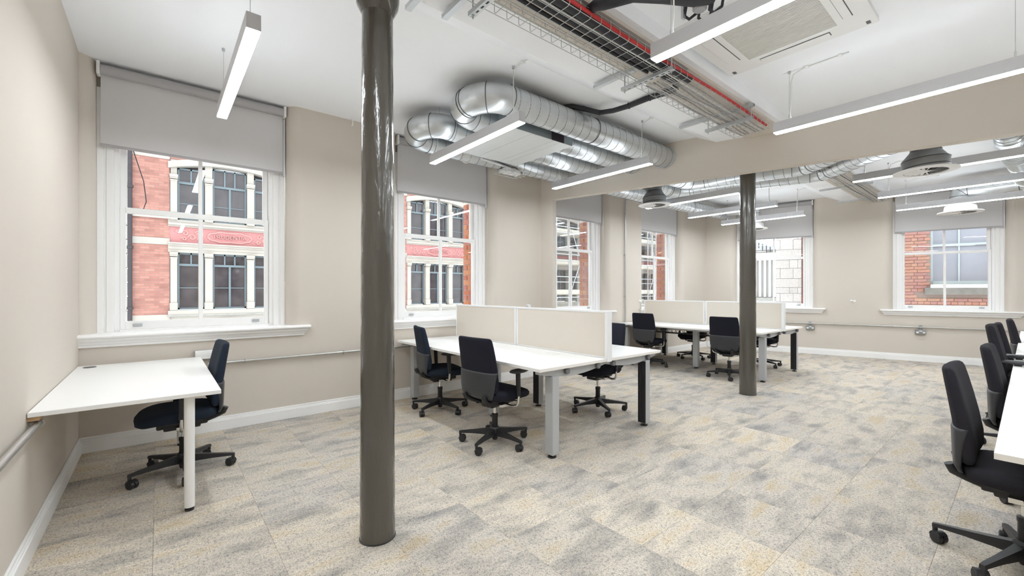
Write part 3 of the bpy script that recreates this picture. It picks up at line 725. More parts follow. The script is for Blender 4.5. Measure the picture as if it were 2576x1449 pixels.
def pod(label, x0, x1, y1):
    """desk row at the right edge: long axis along x, its window-side edge at y1"""
    t = thing('bench_desk', label, 'desk', ((x0 + x1) / 2, y1 - 0.8, 0), group='bench desks')
    zt = 0.741; xm = (x0 + x1) / 2
    for c, d_ in ((y1 - 0.80, y1), (y1 - 1.68, y1 - 0.88)):
        for a, b in ((x0, xm - 0.0015), (xm + 0.0015, x1 - 0.003)):
            o = MB().box(a, b, c, d_, zt - 0.0244, zt).build('desktop', M['desk'], t, bevel=0.0015)
            MB().box(a - 0.0008, b + 0.0008, c - 0.0008, d_ + 0.0008, zt - 0.025, zt - 0.0015).build('edge_band', M['edge'], o).location = (0, 0, 0)
    for x in (x0 + 0.35, x1 - 0.35):
        for y in (y1 - 0.40, y1 - 1.28):
            l = MB().box(x - 0.045, x + 0.045, y - 0.037, y + 0.037, 0.028, zt - 0.025).build('leg', M['leg'], t, bevel=0.006)
            MB().lathe([(0.034, 0.0), (0.036, 0.004), (0.034, 0.012), (0.014, 0.014), (0.014, 0.03)], (x, y, 0), 16).build('foot', M['dark'], l).location = (0, 0, 0)
    MB().box(x0 + 0.1, x1 - 0.1, y1 - 0.86, y1 - 0.82, zt - 0.01, zt + 0.40).build('screen_panel', M['screen'], t)
pod('white bench desk at the right edge of the picture, nearest the viewer', 2.43, 4.98, 0.085)
pod('white bench desk at the right edge below the beam, middle of the row', 4.98, 7.53, 0.085)
pod('white bench desk at the right edge closest to the end wall', 7.53, 10.08, 0.085)

# ------------------------------------------------------------------ ventilation ducts
def fillet(pts, R, n=10):
    pts = [Vector(p) for p in pts]; out = [pts[0]]; marks = []
    for i in range(1, len(pts) - 1):
        a, b, c = pts[i - 1], pts[i], pts[i + 1]
        d1, d2 = (a - b).normalized(), (c - b).normalized(); ang = d1.angle(d2)
        if ang > PI - 0.02: out.append(b); continue
        rr = R[i - 1] if isinstance(R, (list, tuple)) else R
        tl = min(rr / math.tan(ang / 2), (a - b).length * 0.499, (c - b).length * 0.499); rr = tl * math.tan(ang / 2)
        p1, p2 = b + d1 * tl, b + d2 * tl; cen = b + (d1 + d2).normalized() * (rr / math.sin(ang / 2))
        v1, v2 = p1 - cen, p2 - cen; sw = v1.angle(v2); ax = v1.cross(v2).normalized()
        k = max(3, int(n * sw / (PI / 2)))
        for q in range(k + 1): out.append(cen + Matrix.Rotation(sw * q / k, 3, ax) @ v1)
        marks += [(p1, -d1), (cen + Matrix.Rotation(sw / 2, 3, ax) @ v1, ax.cross(Matrix.Rotation(sw / 2, 3, ax) @ v1)), (p2, d2)]
    out.append(pts[-1]); return out, marks
def duct(root, pts, r, R=0.3, pitch=0.125, seams=True, mat='galv', name='duct_run', seg=28):
    path, marks = fillet(pts, R)
    o = MB().tube(path, r, seg).build(name, M[mat], root, smooth=50)
    sm = MB()
    for p, ax in marks: sm.ring(p, ax, r + 0.001, 0.0045, 28, 5)
    if seams:
        for i in range(len(path) - 1):
            a, b = path[i], path[i + 1]; L_ = (b - a).length
            if L_ < 0.12: continue
            t = (b - a) / L_; sd = t.cross(Vector((0, 0, 1)))
            if sd.length < 0.1: sd = Vector((1, 0, 0))
            q = pitch * 0.6
            while q < L_ - 0.02:
                sm.ring(a + t * q, (t + sd.normalized() * 0.16), r + 0.0005, 0.0032, 24, 4); q += pitch
    if sm.v: sm.build('spiral_seam', M['seam'], o).location = (0, 0, 0)
    return o
def bx_at(y, off=0.0): return B0.x + (YA - y) * dn.x / -dn.y + off      # x of beam front face at y
ZD = 3.14
t = thing('spiral_duct', 'big galvanised spiral duct with a U-bend, nearest of the bank, running to the beam', 'duct', (3.8, 3.12, ZD))
duct(t, [(2.69, 3.62, ZD - 0.02), (2.27, 3.62, ZD), (2.27, 3.12, ZD), (bx_at(3.12) + 0.02, 3.12, ZD)], 0.135, 0.25)
MB().ring((bx_at(3.12) - 0.012, 3.12, ZD), -N, 0.14, 0.008, 32, 6).build('end_collar', M['galv'], t)
MB().ring((3.72, 3.12, ZD), (1, 0, 0), 0.137, 0.004, 32, 5).build('hanger_band', M['dark'], t)
MB().tube([(3.72, 3.12, ZD + 0.135), (3.72, 3.12, ZC)], 0.004, 6).build('hanger_rod', M['wire'], t)
t = thing('spiral_duct', 'galvanised spiral duct with a U-bend running beside the window wall to the beam', 'duct', (3.6, 4.54, ZD))
duct(t, [(2.69, 4.04, ZD - 0.02), (2.20, 4.04, ZD), (2.20, 4.54, ZD - 0.02), (bx_at(4.54) + 0.02, 4.54, ZD - 0.03)], 0.128, 0.25)
MB().ring((bx_at(4.54) - 0.012, 4.54, ZD - 0.03), -N, 0.132, 0.007, 32, 6).build('end_collar', M['galv'], t)
MB().tube([(2.32, 4.04, ZD + 0.125), (2.32, 4.04, ZC)], 0.004, 6).build('hanger_rod', M['wire'], t)
# sheet-metal ventilation box
t = thing('ventilation_unit', 'flat galvanised ventilation box hung between the spiral ducts', 'ventilation box', (3.14, 3.77, 2.985))
bX0, bX1, bY0, bY1, bZ0, bZ1 = 2.69, 3.60, 3.285, 4.27, 2.985, 3.235
MB().box(bX0, bX1, bY0 + 0.002, bY1, bZ0 + 0.003, bZ1).build('casing', M['boxside'], t)
for a, b in ((bX0 + 0.0, bX0 + 0.30), (bX0 + 0.302, bX0 + 0.62), (bX0 + 0.622, bX0 + 0.72), (bX0 + 0.722, bX1)):
    MB().box(a, b - 0.002, bY0 + 0.006, bY1 - 0.004, bZ0, bZ0 + 0.003).build('base_panel', M['box'], t)
MB().box(3.27, 3.455, bY0 - 0.006, bY0 + 0.003, bZ0 - 0.001, bZ1).build('flexible_collar', M['purple'], t)
mb = MB()
for x, y in ((2.80, 3.32), (2.80, 4.22), (3.5, 3.32), (3.5, 4.22)): mb.tube([(x, y, bZ1), (x, y, ZC)], 0.004, 6)
mb.build('hanger_rod', M['wire'], t)
# two outlet ducts run through the beam and turn along its far side
t = thing('spiral_duct', 'spiral duct from the ventilation box turning right behind the beam, nearer of the pair', 'duct', (5.0, 3.55, 3.12))
duct(t, [(3.60, 3.55, 3.12), (6.66, 3.55, 3.12), (7.07, 2.02, 3.12), (6.15, 1.00, 3.12)], 0.125, [0.34, 0.3])
t = thing('spiral_duct', 'spiral duct from the ventilation box turning right behind the beam, farther of the pair', 'duct', (5.0, 4.02, 3.12))
duct(t, [(3.60, 4.02, 3.12), (7.10, 4.02, 3.12), (7.66, 1.96, 3.12), (6.55, 0.80, 3.12)], 0.125, [0.34, 0.3])
t = thing('spiral_duct', 'spiral duct past the beam running along the window wall toward the corner', 'duct', (7.5, 4.54, ZD - 0.03))
duct(t, [(bx_at(4.54) + 0.13, 4.54, ZD - 0.03), (8.6, 4.54, ZD - 0.03), (10.3, 4.50, ZD - 0.02)], 0.128, 0.25)
MB().tube([(8.0, 4.54, ZD + 0.09), (8.0, 4.54, ZC)], 0.004, 6).build('hanger_rod', M['wire'], t)

def diffuser(label, x, y, z, R, neck, body='galvdark', top=None, plate='pvc'):
    t = thing('round_diffuser', label, 'air diffuser', (x, y, z), group='round ceiling air diffusers')
    k = R / 0.26
    MB().lathe([(0.175 * k, 0.0), (0.25 * k, 0.0), (0.26 * k, 0.006), (0.252 * k, 0.016), (0.175 * k, 0.02), (0.175 * k, 0.0)], (x, y, z), 40, cap=False).build('face_ring', M[plate], t, smooth=40)
    MB().lathe([(0.172 * k, 0.014), (0.172 * k, 0.02)], (x, y, z), 32).build('throat_shade', M['void_shade'], t)  # flat dark disc painted as the shaded hollow above the vanes
    MB().lathe([(0.03 * k, 0.0), (0.04 * k, 0.004), (0.03 * k, 0.012)], (x, y, z), 16).build('hub', M[plate], t)
    for i in range(20):
        a = 2 * PI * i / 20; e = Vector((math.cos(a), math.sin(a), 0)); s_ = Vector((-math.sin(a), math.cos(a), 0))
        c = Vector((x, y, z + 0.006)) + e * 0.105 * k
        MB().obox(c, e * 0.068 * k, (s_ * 0.8 + Vector((0, 0, 0.35))) * 0.011 * k, Vector((0, 0, 0.0008))).build('vane', M[plate], t)
    if neck == 'cone':
        pr = [(0.176 * k, 0.018), (0.188 * k, 0.03), (0.188 * k, 0.135), (0.128 * k, 0.225), (0.120 * k, 0.235), (0.122 * k, ZC - z)]
    else:
        pr = [(0.20 * k, 0.016), (0.185 * k, 0.03), (0.175 * k, 0.12), (0.16 * k, 0.13), (0.12 * k, 0.14), (0.12 * k, (top or 0.3))]
    MB().lathe(pr, (x, y, z), 36).build('plenum', M[body], t, smooth=30)
    if neck == 'cone':
        sm = MB()
        for q in (0.05, 0.132, 0.235, 0.31, 0.39): sm.ring((x, y, z + q), (0, 0.05, 1), (0.189 if q < 0.15 else 0.124) * k, 0.0035, 32, 5)
        sm.build('joint_ring', M['dark'], t)
    return t
diffuser('grey round air diffuser hanging past the beam near the window wall', 6.33, 3.96, 2.765, 0.255, 'cone')
diffuser('large grey round air diffuser hanging past the beam at the right', 6.72, 0.755, 2.705, 0.285, 'cone')
d3 = diffuser('white round air diffuser hanging before the brick-facing window', 10.56, 0.755, 2.685, 0.29, 'drum', 'pvc', 0.2)
duct(d3, [(10.56, 0.755, 2.86), (10.56, 0.755, 3.06), (10.50, 0.10, 3.08), (10.4, -0.9, 3.08)], 0.13, 0.2, seams=False)
d4 = diffuser('small white round air diffuser half hidden by the second column', 10.05, 3.83, 2.70, 0.25, 'drum', 'pvc', 0.25)
duct(d4, [(10.05, 3.83, 2.93), (10.05, 3.83, 3.16), (10.05, 4.40, 3.16)], 0.10, 0.15, seams=False)
t = thing('flexible_duct', 'ribbed silver flexible duct cut off by the right edge of the picture', 'duct', (7.6, 0.05, 3.0))
path, _ = fillet([(6.95, 0.16, 3.32), (7.05, 0.14, 3.02), (7.9, 0.10, 2.96), (9.2, 0.06, 3.05), (10.3, 0.04, 3.08)], 0.2)
fx = MB().tube(path, 0.115, 24).build('duct_run', M['galv'], t, smooth=50)
sm = MB()
for i in range(len(path) - 1):
    a, b = path[i], path[i + 1]; L_ = (b - a).length; q = 0.0
    while q < L_: sm.ring(a + (b - a) * (q / L_), b - a, 0.116, 0.005, 24, 5); q += 0.05
sm.build('rib', M['galv'], fx).location = (0, 0, 0)

# ------------------------------------------------------------------ cable trays, struts, cables
def tray(label, x0, x1, ya, yb_, z, hgt=0.055, grp='wire mesh cable trays'):
    t = thing('cable_tray', label, 'cable tray', ((x0 + x1) / 2, (ya + yb_) / 2, z), group=grp)
    nl = max(2, int(round((yb_ - ya) / 0.09)))
    lw = MB().tube([(x0, 0, 0), (x1, 0, 0)], 0.0024, 5).mesh('long_wire'); lw.materials.append(M['wire'])
    for i in range(nl + 1):
        o = link('long_wire', lw, None, t); o.location = Vector((0, ya + (yb_ - ya) * i / nl, z)) - t.location
    for yy in (ya, yb_):
        o = link('long_wire', lw, None, t); o.location = Vector((0, yy, z + hgt)) - t.location
    cw = MB().tube([(0, ya, hgt + 0.012), (0, ya, 0.012), (0, ya + 0.012, 0), (0, yb_ - 0.012, 0), (0, yb_, 0.012), (0, yb_, hgt + 0.012)], 0.0024, 5).mesh('cross_wire'); cw.materials.append(M['wire'])
    x = x0 + 0.02
    while x < x1:
        o = link('cross_wire', cw, None, t); o.location = Vector((x, 0, z)) - t.location; x += 0.10
    return t
TY0, TY1, TZ = 1.775, 2.135, 3.085
tray('long wire mesh cable tray below the ceiling, this side of the beam', -0.4, 5.05, TY0, TY1, TZ)
tray('wire mesh cable tray past the beam running to the end wall', 6.1, 10.85, TY0 - 0.06, TY1 - 0.12, TZ)
def strut(label, x, ya, yb_, z, slots=True, depth=0.028, wdt=0.041, loc_z=None):
    """slotted channel along y; z is its underside; open side up"""
    t = thing('strut_channel', label, 'channel', (x, (ya + yb_) / 2, z), group='slotted strut channels')
    mb = MB(); h = wdt / 2
    for s in (-1, 1):
        mb.box(x + s * h - (0.0025 if s > 0 else 0), x + s * h + (0.0025 if s < 0 else 0), ya, yb_, z + 0.0025, z + depth)
        mb.box(x + s * (h - 0.008) - 0.005, x + s * (h - 0.008) + 0.005, ya, yb_, z + depth - 0.0025, z + depth)
    if slots:
        mb.box(x - h, x - 0.0065, ya, yb_, z, z + 0.0025); mb.box(x + 0.0065, x + h, ya, yb_, z, z + 0.0025)
        y = ya
        while y < yb_ - 0.005:
            mb.box(x - 0.0065, x + 0.0065, y, min(y + 0.024, yb_), z, z + 0.0025); y += 0.052
    else: mb.box(x - h, x + h, ya, yb_, z, z + 0.0025)
    mb.build('channel', M['strut'], t)
    return t
def rods(t, x, ys, z0, z1):
    for y in ys:
        r = MB().tube([(x, y, z0), (x, y, z1)], 0.005, 8).build('threaded_rod', M['strut'], t)
        MB().lathe([(0.011, 0), (0.011, 0.009)], (x, y, z0 + 0.018), 6).build('nut', M['strut'], r).location = (0, 0, 0)
for x, lab in ((1.495, 'top of the picture'), (3.05, 'middle of the tray'), (4.53, 'end near the beam')):
    strut('ceiling-fixed strut channel above the cable tray, ' + lab, x - 0.02, TY0 - 0.05, 2.50, 3.170, slots=False)
    s = strut('slotted strut channel carrying the cable tray, ' + lab, x, TY0 - 0.035, 2.215, TZ - 0.033)
    rods(s, x, (TY0 - 0.015, 2.19), TZ - 0.055, 3.19)
strut('strut channel across the tray past the beam', 9.06, 1.64, 2.38, 3.12, slots=False)
strut('strut channel across the tray against the end wall', 10.55, 1.64, 2.50, 3.12, slots=False)
strut('short strut channel at the top of the picture left of the tray', 1.26, 2.36, 2.60, 3.19, slots=False)
# insulated pipes, red and grey cables lying in the tray
for i, (y, z, r, xe) in enumerate(((1.835, 3.128, 0.036, 3.42), (1.905, 3.118, 0.027, 3.30), (1.952, 3.105, 0.013, 3.02))):
    lab = ['thick black insulated pipe lying in the cable tray', 'slimmer black insulated pipe beside the thick one in the tray', 'thin black insulated pipe at the side of the pipe bundle'][i]
    pts = [(-0.4, y, z)] + [(x * 0.5, y + 0.008 * math.sin(x * 1.3 + i), z) for x in range(0, int(xe * 2))] + [(xe, y + (0.0 if i else -0.02), z)]
    tag(MB().tube(pts, r, 14).build('insulated_pipe', M['lagging'], smooth=50), lab, 'pipe')
pts = [(3.36, 1.90, 3.125), (3.50, 1.98, 3.13), (3.56, 2.10, 3.155), (3.60, 2.30, 3.19), (3.62, 2.55, 3.20), (3.63, 2.75, 3.22), (3.60, 2.90, 3.24), (3.48, 3.02, 3.288), (3.36, 3.08, 3.297), (3.28, 3.16, 3.29), (3.28, 3.34, 3.255)]
lp = thing('insulated_pipe', 'black lagged pipe branching from the tray over to the ventilation box', 'pipe', (3.6, 2.5, 3.2))
MB().tube(pts, 0.026, 12).build('lagging', M['lagging'], lp, smooth=50)
for k in (2, 3, 4, 6, 7): MB().ring(pts[k], Vector(pts[k + 1]) - Vector(pts[k - 1]), 0.027, 0.004, 16, 5).build('cable_tie', M['dark'], lp)
pts = [(2.16, 1.86, 3.135), (2.135, 1.80, 3.155), (2.12, 1.74, 3.150), (2.11, 1.67, 3.115), (2.12, 1.60, 3.10), (2.19, 1.51, 3.115), (2.40, 1.44, 3.16), (2.66, 1.38, 3.22), (2.80, 1.33, 3.27)]
tag(MB().tube(pts, 0.033, 14).build('insulated_pipe', M['lagging'], smooth=50), 'thick black pipe leaving the tray toward the ceiling air conditioner', 'pipe')
pts = [(-0.4, 1.785, 3.12)] + [(x * 0.25, 1.785 + 0.006 * math.sin(x * 0.7), 3.125 + 0.006 * math.sin(x * 0.5)) for x in range(0, 21)]
tag(MB().tube(pts, 0.012, 8).build('red_cable', M['red'], smooth=50), 'bright red cable running along the edge of the cable tray', 'cable')
for i in range(9):
    y = 1.83 + i * 0.030; mt = ('greycable', 'whitecable', 'greycable')[i % 3]; x0 = -0.4 if i == 1 else 3.2
    pts = [(x0 + (5.05 - x0) * q / 14, y + 0.008 * math.sin(q * 1.1 + i), 3.098 + 0.004 * math.sin(q * 0.9 + 2 * i)) for q in range(15)]
    tag(MB().tube(pts, 0.0065, 6).build('data_cable', M[mt], smooth=50), 'thin grey or white cable in the bundle lying in the near cable tray', 'cable', 'cables in the near tray')
for i in range(6):
    y = 1.77 + i * 0.042; mt = ('greycable', 'lagging', 'whitecable')[i % 3]
    pts = [(6.1 + 4.7 * q / 14, y + 0.008 * math.sin(q * 1.1 + i), 3.098 + 0.004 * math.sin(q * 0.9 + 2 * i)) for q in range(15)]
    tag(MB().tube(pts, 0.006, 6).build('data_cable', M[mt], smooth=50), 'cable in the bundle lying in the tray past the beam', 'cable', 'cables in the far tray')
tray('narrow wire tray nested above the pipes in the long cable tray', -0.4, 3.0, 1.985, 2.095, 3.135, 0.03)
t = thing('condensate_pump', 'small grey pump with black hoses above the upper pendant', 'pump', (2.76, 1.44, 3.22))
MB().lathe([(0.035, 0), (0.045, 0.01), (0.045, 0.08), (0.03, 0.11)], (2.78, 1.40, 3.22), 18).build('pump_body', M['greycable'], t, smooth=40)
for k, (a, b) in enumerate(((2.74, 1.47), (2.80, 1.33), (2.83, 1.42))):
    MB().tube([(a, b, ZC), (a - 0.01, b, 3.26), (a + 0.01, b + 0.02, 3.215), (a + 0.05, b + 0.01, 3.205), (a + 0.08, b - 0.03, 3.24), (a + 0.09, b - 0.04, ZC)], 0.010, 8).build('hose', M['lagging'], t, smooth=50)
MB().box(2.72, 2.75, 1.485, 1.50, 3.19, ZC).build('bracket', M['strut'], t)
# small tray with control box under the window-side duct
t = tray('short wire tray holding a white control box below the window-side duct', 3.42, 3.90, 4.36, 4.60, 2.93, 0.04)
for x, y in ((3.50, 4.38), (3.84, 4.38)): MB().tube([(x, y, 2.92), (x, y, ZC)], 0.004, 6).build('threaded_rod', M['strut'], t)
cbx = thing('control_box', 'white control box with a conduit sitting in the short wire tray', 'control box', (3.68, 4.48, 2.94))
MB().box(3.52, 3.80, 4.41, 4.55, 2.936, 2.985).build('lid', M['pvc'], cbx, bevel=0.006)
MB().box(3.62, 3.84, 4.44, 4.56, 2.985, 3.04).build('terminal_box', M['screen'], cbx, bevel=0.006)
MB().tube([(3.08, 4.32, 2.985), (3.12, 4.33, 2.99), (3.62, 4.42, 2.992)], 0.014, 10).build('conduit', M['pvc'], cbx, smooth=50)
MB().tube([(3.1, 4.31, 3.02), (3.4, 4.36, 3.01), (3.62, 4.41, 3.0), (3.72, 4.43, 3.02), (3.86, 4.45, 2.97)], 0.006, 8).build('black_cable', M['dark'], cbx, smooth=50)
tag(MB().ring((2.83, 4.29, 2.93), (-0.55, -0.83, 0.1), 0.05, 0.006, 28, 6).build('cable_coil', M['screen'], smooth=60), 'small coiled cream cable hanging below the ventilation box', 'cable')

# ------------------------------------------------------------------ ceiling cassette
t = thing('air_conditioning_cassette', 'square white ceiling air conditioner with grey mesh grille', 'air conditioner', (3.50, 1.20, 3.29))
cx0, cx1, cy0, cy1, cz = 3.0, 4.0, 0.69, 1.722, 3.292
mb = MB(); gx0, gx1, gy0, gy1 = 3.19, 3.825, 0.895, 1.50
mb.box(cx0, cx1, cy0, gy0, cz, ZC); mb.box(cx0, cx1, gy1, cy1, cz, ZC); mb.box(cx0, gx0, gy0, gy1, cz, ZC); mb.box(gx1, cx1, gy0, gy1, cz, ZC)
mb.build('fascia', M['pvc'], t)
MB().box(gx0, gx1, gy0, gy1, cz + 0.012, cz + 0.02).build('filter', M['grille'], t)
for i in range(36):
    x = gx0 + (gx1 - gx0) * (i + 0.5) / 36
    MB().box(x - 0.0055, x + 0.0055, gy0, gy1, cz + 0.003, cz + 0.010).build('grille_bar', M['grille'], t)
for a, b, c, d_ in ((gx0 + 0.06, gx1 - 0.06, gy1 + 0.045, gy1 + 0.145), (gx0 + 0.06, gx1 - 0.06, gy0 - 0.105, gy0 - 0.045), (gx1 + 0.05, gx1 + 0.11, gy0 + 0.06, gy1 - 0.06), (gx0 - 0.11, gx0 - 0.05, gy0 + 0.06, gy1 - 0.06)):
    f = MB().box(a, b, c, d_, cz - 0.001, cz + 0.002).build('outlet_slot', M['grommet'], t)
    mb = MB().box(a + 0.004, b - 0.004, c + 0.004, d_ - 0.004, cz - 0.007, cz - 0.002); mb.build('louvre_flap', M['pvc'], f, bevel=0.002).location = (0, 0, 0)
for x in (cx0 + 0.05, cx1 - 0.05):
    for y in (cy0 + 0.05, cy1 - 0.05): MB().box(x - 0.02, x + 0.02, y - 0.012, y + 0.012, cz - 0.004, cz).build('corner_clip', M['grommet'], t)

# ------------------------------------------------------------------ conduits, sockets and wall fittings
def conduit(label, pts, r=0.0125, clips=(), nrm=None, fil=0.06):
    t = thing('wall_conduit', label, 'conduit', pts[0])
    path, _ = fillet(pts, fil) if len(pts) > 2 else (pts, None)
    MB().tube(path, r, 12).build('tube', M['pipe'], t, smooth=50)
    dirn = (Vector(pts[1]) - Vector(pts[0])).normalized()
    for c in clips:
        mb = MB(); mb.ring(c, dirn, r + 0.003, 0.006, 16, 5); mb.obox(Vector(c) + Vector(nrm) * 0.018, dirn * 0.008, Vector(nrm) * 0.014, dirn.cross(Vector(nrm)) * 0.010)
        mb.build('saddle', M['pipe'], t, smooth=40)
    return t
cy = YA - 0.03
conduit('galvanised conduit along the window wall between the corner table and the near desks', [(0.36, cy, 0.655), (4.70, cy, 0.655)], clips=[(x, cy, 0.655) for x in (0.66, 1.62, 2.15)], nrm=(0, 1, 0))
conduit('galvanised conduit along the left wall ending under the corner table', [(XL + 0.03, -1.5, 0.662), (XL + 0.03, 3.30, 0.662)], 0.0155, clips=[(XL + 0.03, 3.28, 0.662), (XL + 0.03, 1.9, 0.662)], nrm=(-1, 0, 0))
MB_ = conduit('vertical galvanised conduit on the window wall between the third and fourth windows', [(6.95, cy, 0.14), (6.95, cy, ZC - 0.02)], clips=[(6.95, cy, z) for z in (1.25, 2.05, 2.85)], nrm=(0, 1, 0))
conduit('galvanised conduit along the end wall with two double sockets', [tuple(PB(UC + 0.05, -0.03, 0.657)), tuple(PB(7.5, -0.03, 0.657))], clips=[tuple(PB(u, -0.03, 0.657)) for u in (-1.85, -0.87, 0.02, 0.85, 1.7)], nrm=tuple(VB))
def socket(label, P, U, V, u, z):
    t = thing('double_socket', label, 'socket', P(u, 0, z), group='metal-clad double sockets')
    def bx(mb, a, b, v0, v1, z0, z1): return mb.obox(P((a + b) / 2, (v0 + v1) / 2, (z0 + z1) / 2), U * (b - a) / 2, V * (v1 - v0) / 2, (0, 0, (z1 - z0) / 2))
    bx(MB(), u - 0.073, u + 0.073, -0.045, 0, z - 0.043, z + 0.043).build('back_box', M['sockmetal'], t, bevel=0.004)
    bx(MB(), u - 0.070, u + 0.070, -0.051, -0.045, z - 0.040, z + 0.040).build('faceplate', M['sockmetal'], t, bevel=0.003)
    for s in (-1, 1):
        bx(MB(), u + s * 0.045 - 0.017, u + s * 0.045 + 0.017, -0.054, -0.050, z - 0.018, z + 0.012).build('plug_insert', M['pvc'], t, bevel=0.003)
        bx(MB(), u + s * 0.012 - 0.009, u + s * 0.012 + 0.009, -0.057, -0.050, z + 0.008, z + 0.032).build('switch', M['pvc'], t, bevel=0.002)
    MB().lathe([(0.034, 0), (0.036, 0.004), (0.036, 0.03), (0.032, 0.034)], P(u, 0.0, z + 0.095), 20, -V).build('junction_box', M['sockmetal'], t, smooth=40)
    MB().tube([P(u, -0.018, z + 0.09), P(u, -0.018, z + 0.04)], 0.012, 10).build('drop_tube', M['pipe'], t)
socket('metal double socket on the end wall beside the far desks', PB, UB, VB, -1.30, 0.562)
socket('metal double socket on the end wall below the brick-facing window', PB, UB, VB, 0.43, 0.562)
sk = thing('double_socket', 'metal double socket above the conduit behind the corner table', 'socket', (0.33, YA, 0.75), group='metal-clad double sockets')
MB().box(0.255, 0.40, YA - 0.045, YA, 0.705, 0.79).build('back_box', M['strut'], sk, bevel=0.004)
MB().box(0.258, 0.397, YA - 0.051, YA - 0.045, 0.708, 0.787).build('faceplate', M['pvc'], sk, bevel=0.003)
for s in (0.285, 0.365): MB().box(s - 0.012, s + 0.012, YA - 0.056, YA - 0.05, 0.735, 0.765).build('switch', M['pvc'], sk)
for label, P_, U_, V_, u, z in (('small white sensor on the window wall beside the beam nib', PA, UA, VA, 4.44, 1.12), ('small white sensor on the window wall left of the fourth window', PA, UA, VA, 7.46, 1.15), ('small white sensor on the end wall between its two windows', PB, UB, VB, -0.60, 1.15)):
    t = thing('wall_sensor', label, 'sensor', P_(u, 0, z), group='small wall sensors')
    MB().lathe([(0.022, 0), (0.022, 0.02), (0.016, 0.035), (0.006, 0.04)], P_(u, 0, z), 16, -V_).build('eyeball', M['pvc'], t, smooth=50)
    MB().obox(P_(u + 0.045, -0.006, z - 0.005), U_ * 0.022, V_ * 0.006, (0, 0, 0.02)).build('plate', M['pvc'], t)
    MB().tube([P_(u, -0.008, z - 0.02), P_(u, -0.008, z - 0.2)], 0.003, 6).build('lead', M['whitecable'], t)
t = thing('ceiling_hook', 'small white hook fixed where the window wall meets the ceiling', 'hook', (1.72, YA, ZC))
MB().box(1.71, 1.73, YA - 0.05, YA, ZC - 0.012, ZC).build('plate', M['pvc'], t)
MB().tube([(1.72, YA - 0.04, ZC - 0.01), (1.72, YA - 0.045, ZC - 0.05), (1.72, YA - 0.015, ZC - 0.07)], 0.006, 6).build('hook_arm', M['pvc'], t)

# ------------------------------------------------------------------ outside: building across the street
YF = 17.0
ob = thing('office_building', 'red brick and sandstone building across the street with blue-framed windows', 'building', (10, YF, -4))
def bp(nm_, mat, x0, x1, y0, y1, z0, z1, parent=None, bevel=0):
    o = MB().box(x0, x1, y0, y1, z0, z1).build(nm_, M[mat], parent or ob, bevel=bevel)
    if parent is not None and parent is not ob: o.location = (0, 0, 0)
    return o
def facade_window(x0, x1, z0, z1, zt, zm, ntop, centre, arch=None):
    """zt transom height, zm middle glazing bar, ntop lights above the transom"""
    y = YF + 0.16; fw_ = 0.045
    w_ = MB()
    w_.box(x0, x0 + fw_, y - 0.05, y + 0.03, z0, z1); w_.box(x1 - fw_, x1, y - 0.05, y + 0.03, z0, z1)
    w_.box(x0, x1, y - 0.05, y + 0.03, z0, z0 + 0.06); w_.box(x0, x1, y - 0.05, y + 0.03, z1 - 0.05, z1)
    w_.box(x0, x1, y - 0.06, y + 0.03, zt - 0.035, zt + 0.035); w_.box(x0, x1, y - 0.03, y + 0.03, zm - 0.012, zm + 0.012)
    cuts = [x0 + fw_ + (x1 - x0 - 2 * fw_) * i / ntop for i in range(ntop + 1)]
    for c in cuts[1:-1]: w_.box(c - 0.02, c + 0.02, y - 0.05, y + 0.03, zt, z1)
    xc = (x0 + x1) / 2
    if centre: w_.box(xc - 0.028, xc + 0.028, y - 0.055, y + 0.03, z0, zt)
    f = w_.build('window', M['bluefr'], ob)
    xs = [x0 + fw_, xc, x1 - fw_] if centre else [x0 + fw_, x1 - fw_]
    for a, b in zip(xs[:-1], xs[1:]):
        for c, d_ in ((z0 + 0.06, zm), (zm, zt)): bp('pane', 'pane_dark', a, b, y + 0.0, y + 0.008, c, d_, f)
    for a, b in zip(cuts[:-1], cuts[1:]): bp('pane', 'pane_dark', a, b, y + 0.0, y + 0.008, zt, z1, f)
def stone_post(x0, x1, z0, z1):
    c = (x0 + x1) / 2; h = (x1 - x0) / 2
    s = bp('stone_mullion', 'stone', c - h * 0.86, c + h * 0.86, YF - 0.06, YF + 0.22, z0 + 0.25, z1 - 0.20)
    bp('plinth', 'stone', x0, x1, YF - 0.10, YF + 0.22, z0, z0 + 0.25, s, 0.02)
    for k, (a, b) in enumerate(((0.20, 0.15), (0.13, 0.08), (0.08, 0.0))):
        bp('capital_moulding', 'stone', c - h * (0.92 + 0.06 * k), c + h * (0.92 + 0.06 * k), YF - 0.07 - 0.02 * k, YF + 0.22, z1 - a, z1 - b, s)
